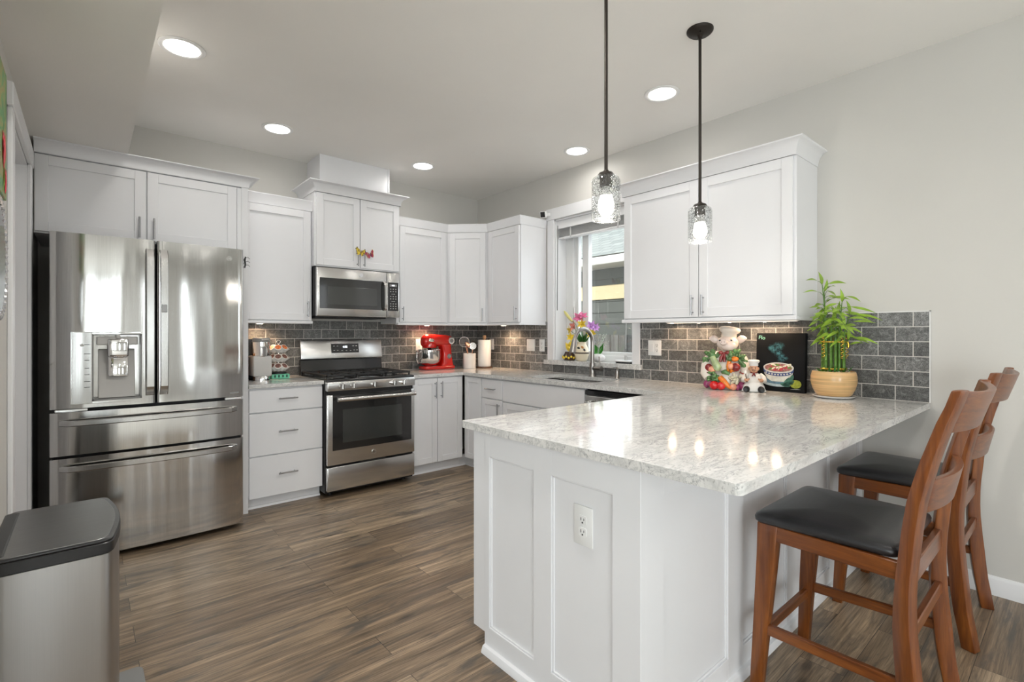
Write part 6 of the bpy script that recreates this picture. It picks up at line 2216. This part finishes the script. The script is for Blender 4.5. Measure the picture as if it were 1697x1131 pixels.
paint('painted_rim', ell(BX, BZ, BR, 0.032), PW, 4)
paint('painted_broth', ell(BX, BZ - 0.001, BR * 0.90, 0.026), mat('painted_broth', (0.33, 0.14, 0.12), 0.5, var=0.5, vs=60), 5)
random.seed(21)
for nm, cl, k in (('painted_meat', (0.45, 0.05, 0.06), 6), ('painted_noodle', (0.80, 0.74, 0.58), 10), ('painted_herb', (0.12, 0.24, 0.04), 6), ('painted_chilli', (0.30, 0.08, 0.02), 3)):
    g = MB()
    for i in range(k):
        a = random.uniform(-0.058, 0.058)
        z = BZ + random.uniform(-0.012, 0.016) + (0.006 if nm == 'painted_noodle' else 0)
        rx_, rz_ = (0.015, 0.009) if nm == 'painted_meat' else ((0.013, 0.005) if nm != 'painted_chilli' else (0.018, 0.004))
        ang = random.uniform(-0.9, 0.9)
        pts = [(a + p[0] * math.cos(ang) - p[1] * math.sin(ang), z + p[0] * math.sin(ang) + p[1] * math.cos(ang)) for p in ell(0, 0, rx_, rz_, 14)]
        g.prism(pts, 'y', -0.0030 - 0.0001 * i, 0.0)
    g.build(nm, mat(nm, cl, 0.5, var=0.3, vs=60), cv)
g = MB()
for a, z, ang in ((0.045, 0.068, 0.9), (0.062, 0.060, 0.4), (0.050, 0.050, 0.1), (0.070, 0.080, 1.3), (0.035, 0.044, -0.2)):
    pts = [(a + p[0] * math.cos(ang) - p[1] * math.sin(ang), z + p[0] * math.sin(ang) + p[1] * math.cos(ang)) for p in ell(0, 0, 0.030, 0.011, 14)]
    g.prism(pts, 'y', -0.0032, 0.0)
g.build('painted_leaves', mat('painted_leaf', (0.05, 0.16, 0.12), 0.5, var=0.6, vs=40), cv)
paint('painted_lime', ell(0.095, 0.052, 0.032, 0.026), mat('painted_lime', (0.26, 0.30, 0.03), 0.5, var=0.5, vs=40), 7)
MB().prism([(0.06, 0.018), (0.10, 0.022), (0.125, 0.021), (0.10, 0.019)], 'y', -0.0012, 0).build('painted_stroke', PW, cv)
SIG = mat('painted_mint', (0.22, 0.55, 0.42), 0.5)
t_ = text('signature', 'Flo', 0.034, Matrix.Translation((-0.112, -0.0008, CHH - 0.030)) @ Matrix.Rotation(R(6), 4, 'Y') @ Matrix.Rotation(R(90), 4, 'X'), SIG, cv)
cv.location = (-0.0715, -3.262, 0.9150)
cv.rotation_euler = (R(-3.2), 0, R(-90))

# --- lucky bamboo
bp = thing('bamboo_plant', 'lucky bamboo tied with gold ribbon in a tan banded pot', 'plant', (0, 0, 0))
POTR = 0.113
MB().lathe([(0.080, 0.012), (0.088, 0.020), (0.104, 0.052), (0.1135, 0.090), (0.1125, 0.125), (0.106, 0.150), (0.100, 0.152), (0.099, 0.140), (0.001, 0.138)], n=44).build('pot', BPOT, bp, smooth=50)
MB().lathe([(0.080, 0.0), (0.095, 0.004), (0.105, 0.011), (0.107, 0.015), (0.100, 0.013), (0.001, 0.008)], n=40).build('saucer', CERAMIC, bp, smooth=40)
pb = MB()
random.seed(9)
for i in range(70):
    a, r_ = random.uniform(0, 6.28), 0.094 * math.sqrt(random.random())
    pb.ball((r_ * math.cos(a), r_ * math.sin(a), 0.140 + random.uniform(0, 0.006)), random.uniform(0.006, 0.010), 7, 5)
o = pb.build('pebbles', mat('pale_pebbles', (0.62, 0.56, 0.46), 0.6, var=0.4, vs=40), bp, smooth=60)
o['kind'] = 'stuff'
tops = []
for i in range(14):
    a = 2 * math.pi * i / 14
    r_ = 0.054 if i % 2 == 0 else 0.046
    x, y = r_ * math.cos(a), r_ * math.sin(a)
    ht = random.uniform(0.285, 0.345) if i % 3 else random.uniform(0.36, 0.42)
    pr = [(0.0072, 0.14)]
    z = 0.14 + random.uniform(0.02, 0.04)
    while z < ht - 0.01:
        pr += [(0.0070, z - 0.002), (0.0084, z), (0.0070, z + 0.002)]
        z += random.uniform(0.042, 0.060)
    pr += [(0.0072, ht), (0.0015, ht + 0.001)]
    MB().lathe(pr, (x, y, 0), n=10).build('stalk', STALK, bp, smooth=60)
    tops.append((x, y, ht))
MB().torus((0, 0, 0.166), 0.0625, 0.0045, 'z', 36).build('ribbon', GOLD, bp, smooth=60)
MB().torus((0, 0, 0.318), 0.0625, 0.0035, 'z', 36).build('ribbon', GOLD, bp, smooth=60)
MB().tube([(0.02, -0.062, 0.325), (0.022, -0.066, 0.300), (0.018, -0.067, 0.285)], [0.004, 0.007, 0.004], 8).build('ribbon_end', GOLD, bp, smooth=60)
for a in (2.6, 0.4, 4.1, 5.2):
    cxx, cyy = 0.064 * math.cos(a), 0.064 * math.sin(a)
    m = MB()
    m.tube([(cxx + 0.008 * math.cos(q * 1.3), cyy + 0.008 * math.sin(q * 1.3), 0.225 + q * 0.0045) for q in range(28)], 0.0022, 6)
    m.build('ribbon_curl', GOLD, bp, smooth=60)
# leafy shoots: stems first, then arching leaves
sh, lf = MB(), MB()
random.seed(17)
shoots = []
for i, (x, y, z) in enumerate(tops):
    hh = random.uniform(0.06, 0.16)
    if i in (3, 6):
        hh = 0.27
    if i == 9:
        hh = 0.20
    tp = Vector((x * 1.25 + random.uniform(-0.015, 0.015), y * 1.25 + random.uniform(-0.015, 0.015), z - 0.03 + hh))
    sh.tube([(x, y, z - 0.04), ((x + tp.x) / 2 + random.uniform(-0.008, 0.008), (y + tp.y) / 2, (z + tp.z) / 2), tp], [0.0048, 0.0040, 0.0022], 8)
    nl = 4 if hh < 0.19 else 9
    for k in range(nl):
        f = (k + 1) / nl
        b0 = Vector((x, y, z - 0.03)).lerp(tp, max(0.15, f))
        a = k * 2.4 + i * 1.1
        ln = random.uniform(0.085, 0.145)
        d_ = Vector((math.cos(a) * 0.6, math.sin(a), 0)).normalized()
        if d_.y > 0:
            d_ = Vector((-abs(d_.x) - 0.9, d_.y * 0.55, 0)).normalized()
        if b0.y + d_.y * ln * 1.15 > 0.112:
            d_ = Vector((-0.8, -0.6, 0))
        if b0.x + d_.x * ln > 0.115:      # keep clear of the tiles behind
            d_ = Vector((-abs(d_.x), d_.y, 0))
        mid = b0 + d_ * ln * 0.30 + Vector((0, 0, random.uniform(0.015, 0.040)))
        end = b0 + d_ * ln * 1.15 + Vector((0, 0, random.uniform(-0.020, 0.035)))
        sh.tube([b0, b0.lerp(mid, 0.6) + Vector((0, 0, 0.006)), mid], [0.0016, 0.0014, 0.0012], 5)
        lf.leaf(mid, end, random.uniform(0.014, 0.025), (-0.55 + d_.y * 0.3, -0.45, 0.75), random.uniform(0.005, 0.018), 8)
    lf.leaf(tp, tp + Vector((random.uniform(-0.03, 0.02), random.uniform(-0.03, 0.03), 0.075)), 0.020, (-0.7, -0.7, 0.1), 0.01, 8)
sh.build('shoots', STALK, bp, smooth=60)
lf.build('leaves', LEAFG, bp, smooth=60)
m = MB()
for k in range(16):
    a = random.uniform(0, 6.28)
    b0 = Vector((0.07 * math.cos(a), 0.07 * math.sin(a), 0.145))
    m.leaf(b0, b0 + Vector((0.025 * math.cos(a), 0.025 * math.sin(a), random.uniform(0.02, 0.045))), 0.012, (0.3, 0.3, 1), 0.004)
m.build('ground_leaves', LEAFD, bp, smooth=60)
bp.location = (-0.145, -3.583, 0.9145)

# ================================================================ wall beside the doorway
def floral():
    m, nt, b = nmat('floral_painting_surface')
    v = objvec(nt, (3, 3, 3))
    n1 = noise(nt, v, 3.0, 5, 0.6, 1.0)
    c_ = ramp(nt, n1, [(0.25, (0.03, 0.05, 0.02)), (0.45, (0.06, 0.25, 0.06)), (0.55, (0.30, 0.25, 0.05)), (0.75, (0.10, 0.06, 0.04))])
    nt.links.new(c_, b.inputs['Base Color'])
    b.inputs['Roughness'].default_value = 0.4
    return m


e = thing('floral_painting', 'unframed green floral painting with red tulips on the wall beside the doorway', 'painting', (XL, -2.42, 1.75))
MB().box(XL, XL + 0.035, -2.72, -2.105, 1.735, 2.165, 0.002).build('canvas', floral(), e)
m = MB()
for cy, cz, s_ in ((-2.19, 1.875, 1.0), (-2.15, 1.785, 0.7), (-2.40, 1.95, 1.1)):
    for dy_, w_ in ((-0.03, 0.05), (0.0, 0.06), (0.03, 0.05)):
        m.leaf((XL + 0.0358, cy, cz - 0.05 * s_), (XL + 0.0362, cy + dy_ * s_, cz + 0.07 * s_), w_ * s_, (1, 0, 0), 0.001)
m.build('painted_tulips', mat('painted_tulip_red', (0.62, 0.05, 0.07), 0.4, var=0.4, vs=20), e)
m = MB()
for cy, cz in ((-2.19, 1.80), (-2.40, 1.86)):
    m.leaf((XL + 0.0356, cy - 0.01, cz - 0.05), (XL + 0.036, cy + 0.02, cz + 0.05), 0.03, (1, 0, 0), 0.001)
m.build('painted_tulip_leaves', mat('painted_leaf_green', (0.25, 0.38, 0.06), 0.4), e)

MYC, MZC, MRY, MRZ = -2.275, 1.520, 0.170, 0.190
e = thing('oval_mirror', 'dark oval mirror in a crystal bead frame on the wall beside the doorway', 'mirror', (XL, MYC, MZC - MRZ))
MB().prism(ell(MYC, MZC, MRY - 0.01, MRZ - 0.01, 48), 'x', XL + 0.001, XL + 0.022).build('backing', BLACKPL, e, smooth=30)
MB().prism(ell(MYC, MZC, MRY - 0.022, MRZ - 0.022, 48), 'x', XL + 0.022, XL + 0.035).build('glass', BLACKGL, e, smooth=30)
CRY = mat('crystal_bead', (0.80, 0.82, 0.88), 0.05, 0.85, var=0.3, vs=120)
m = MB()
NB = 46
for i in range(NB):
    a = 2 * math.pi * i / NB
    m.ball((XL + 0.028, MYC + MRY * math.cos(a), MZC + MRZ * math.sin(a)), (0.012, 0.0118, 0.0118), 6, 4)
    m.ball((XL + 0.024, MYC + (MRY - 0.020) * math.cos(a + 0.07), MZC + (MRZ - 0.020) * math.sin(a + 0.07)), (0.009, 0.008, 0.008), 6, 4)
m.build('bead_frame', CRY, e)
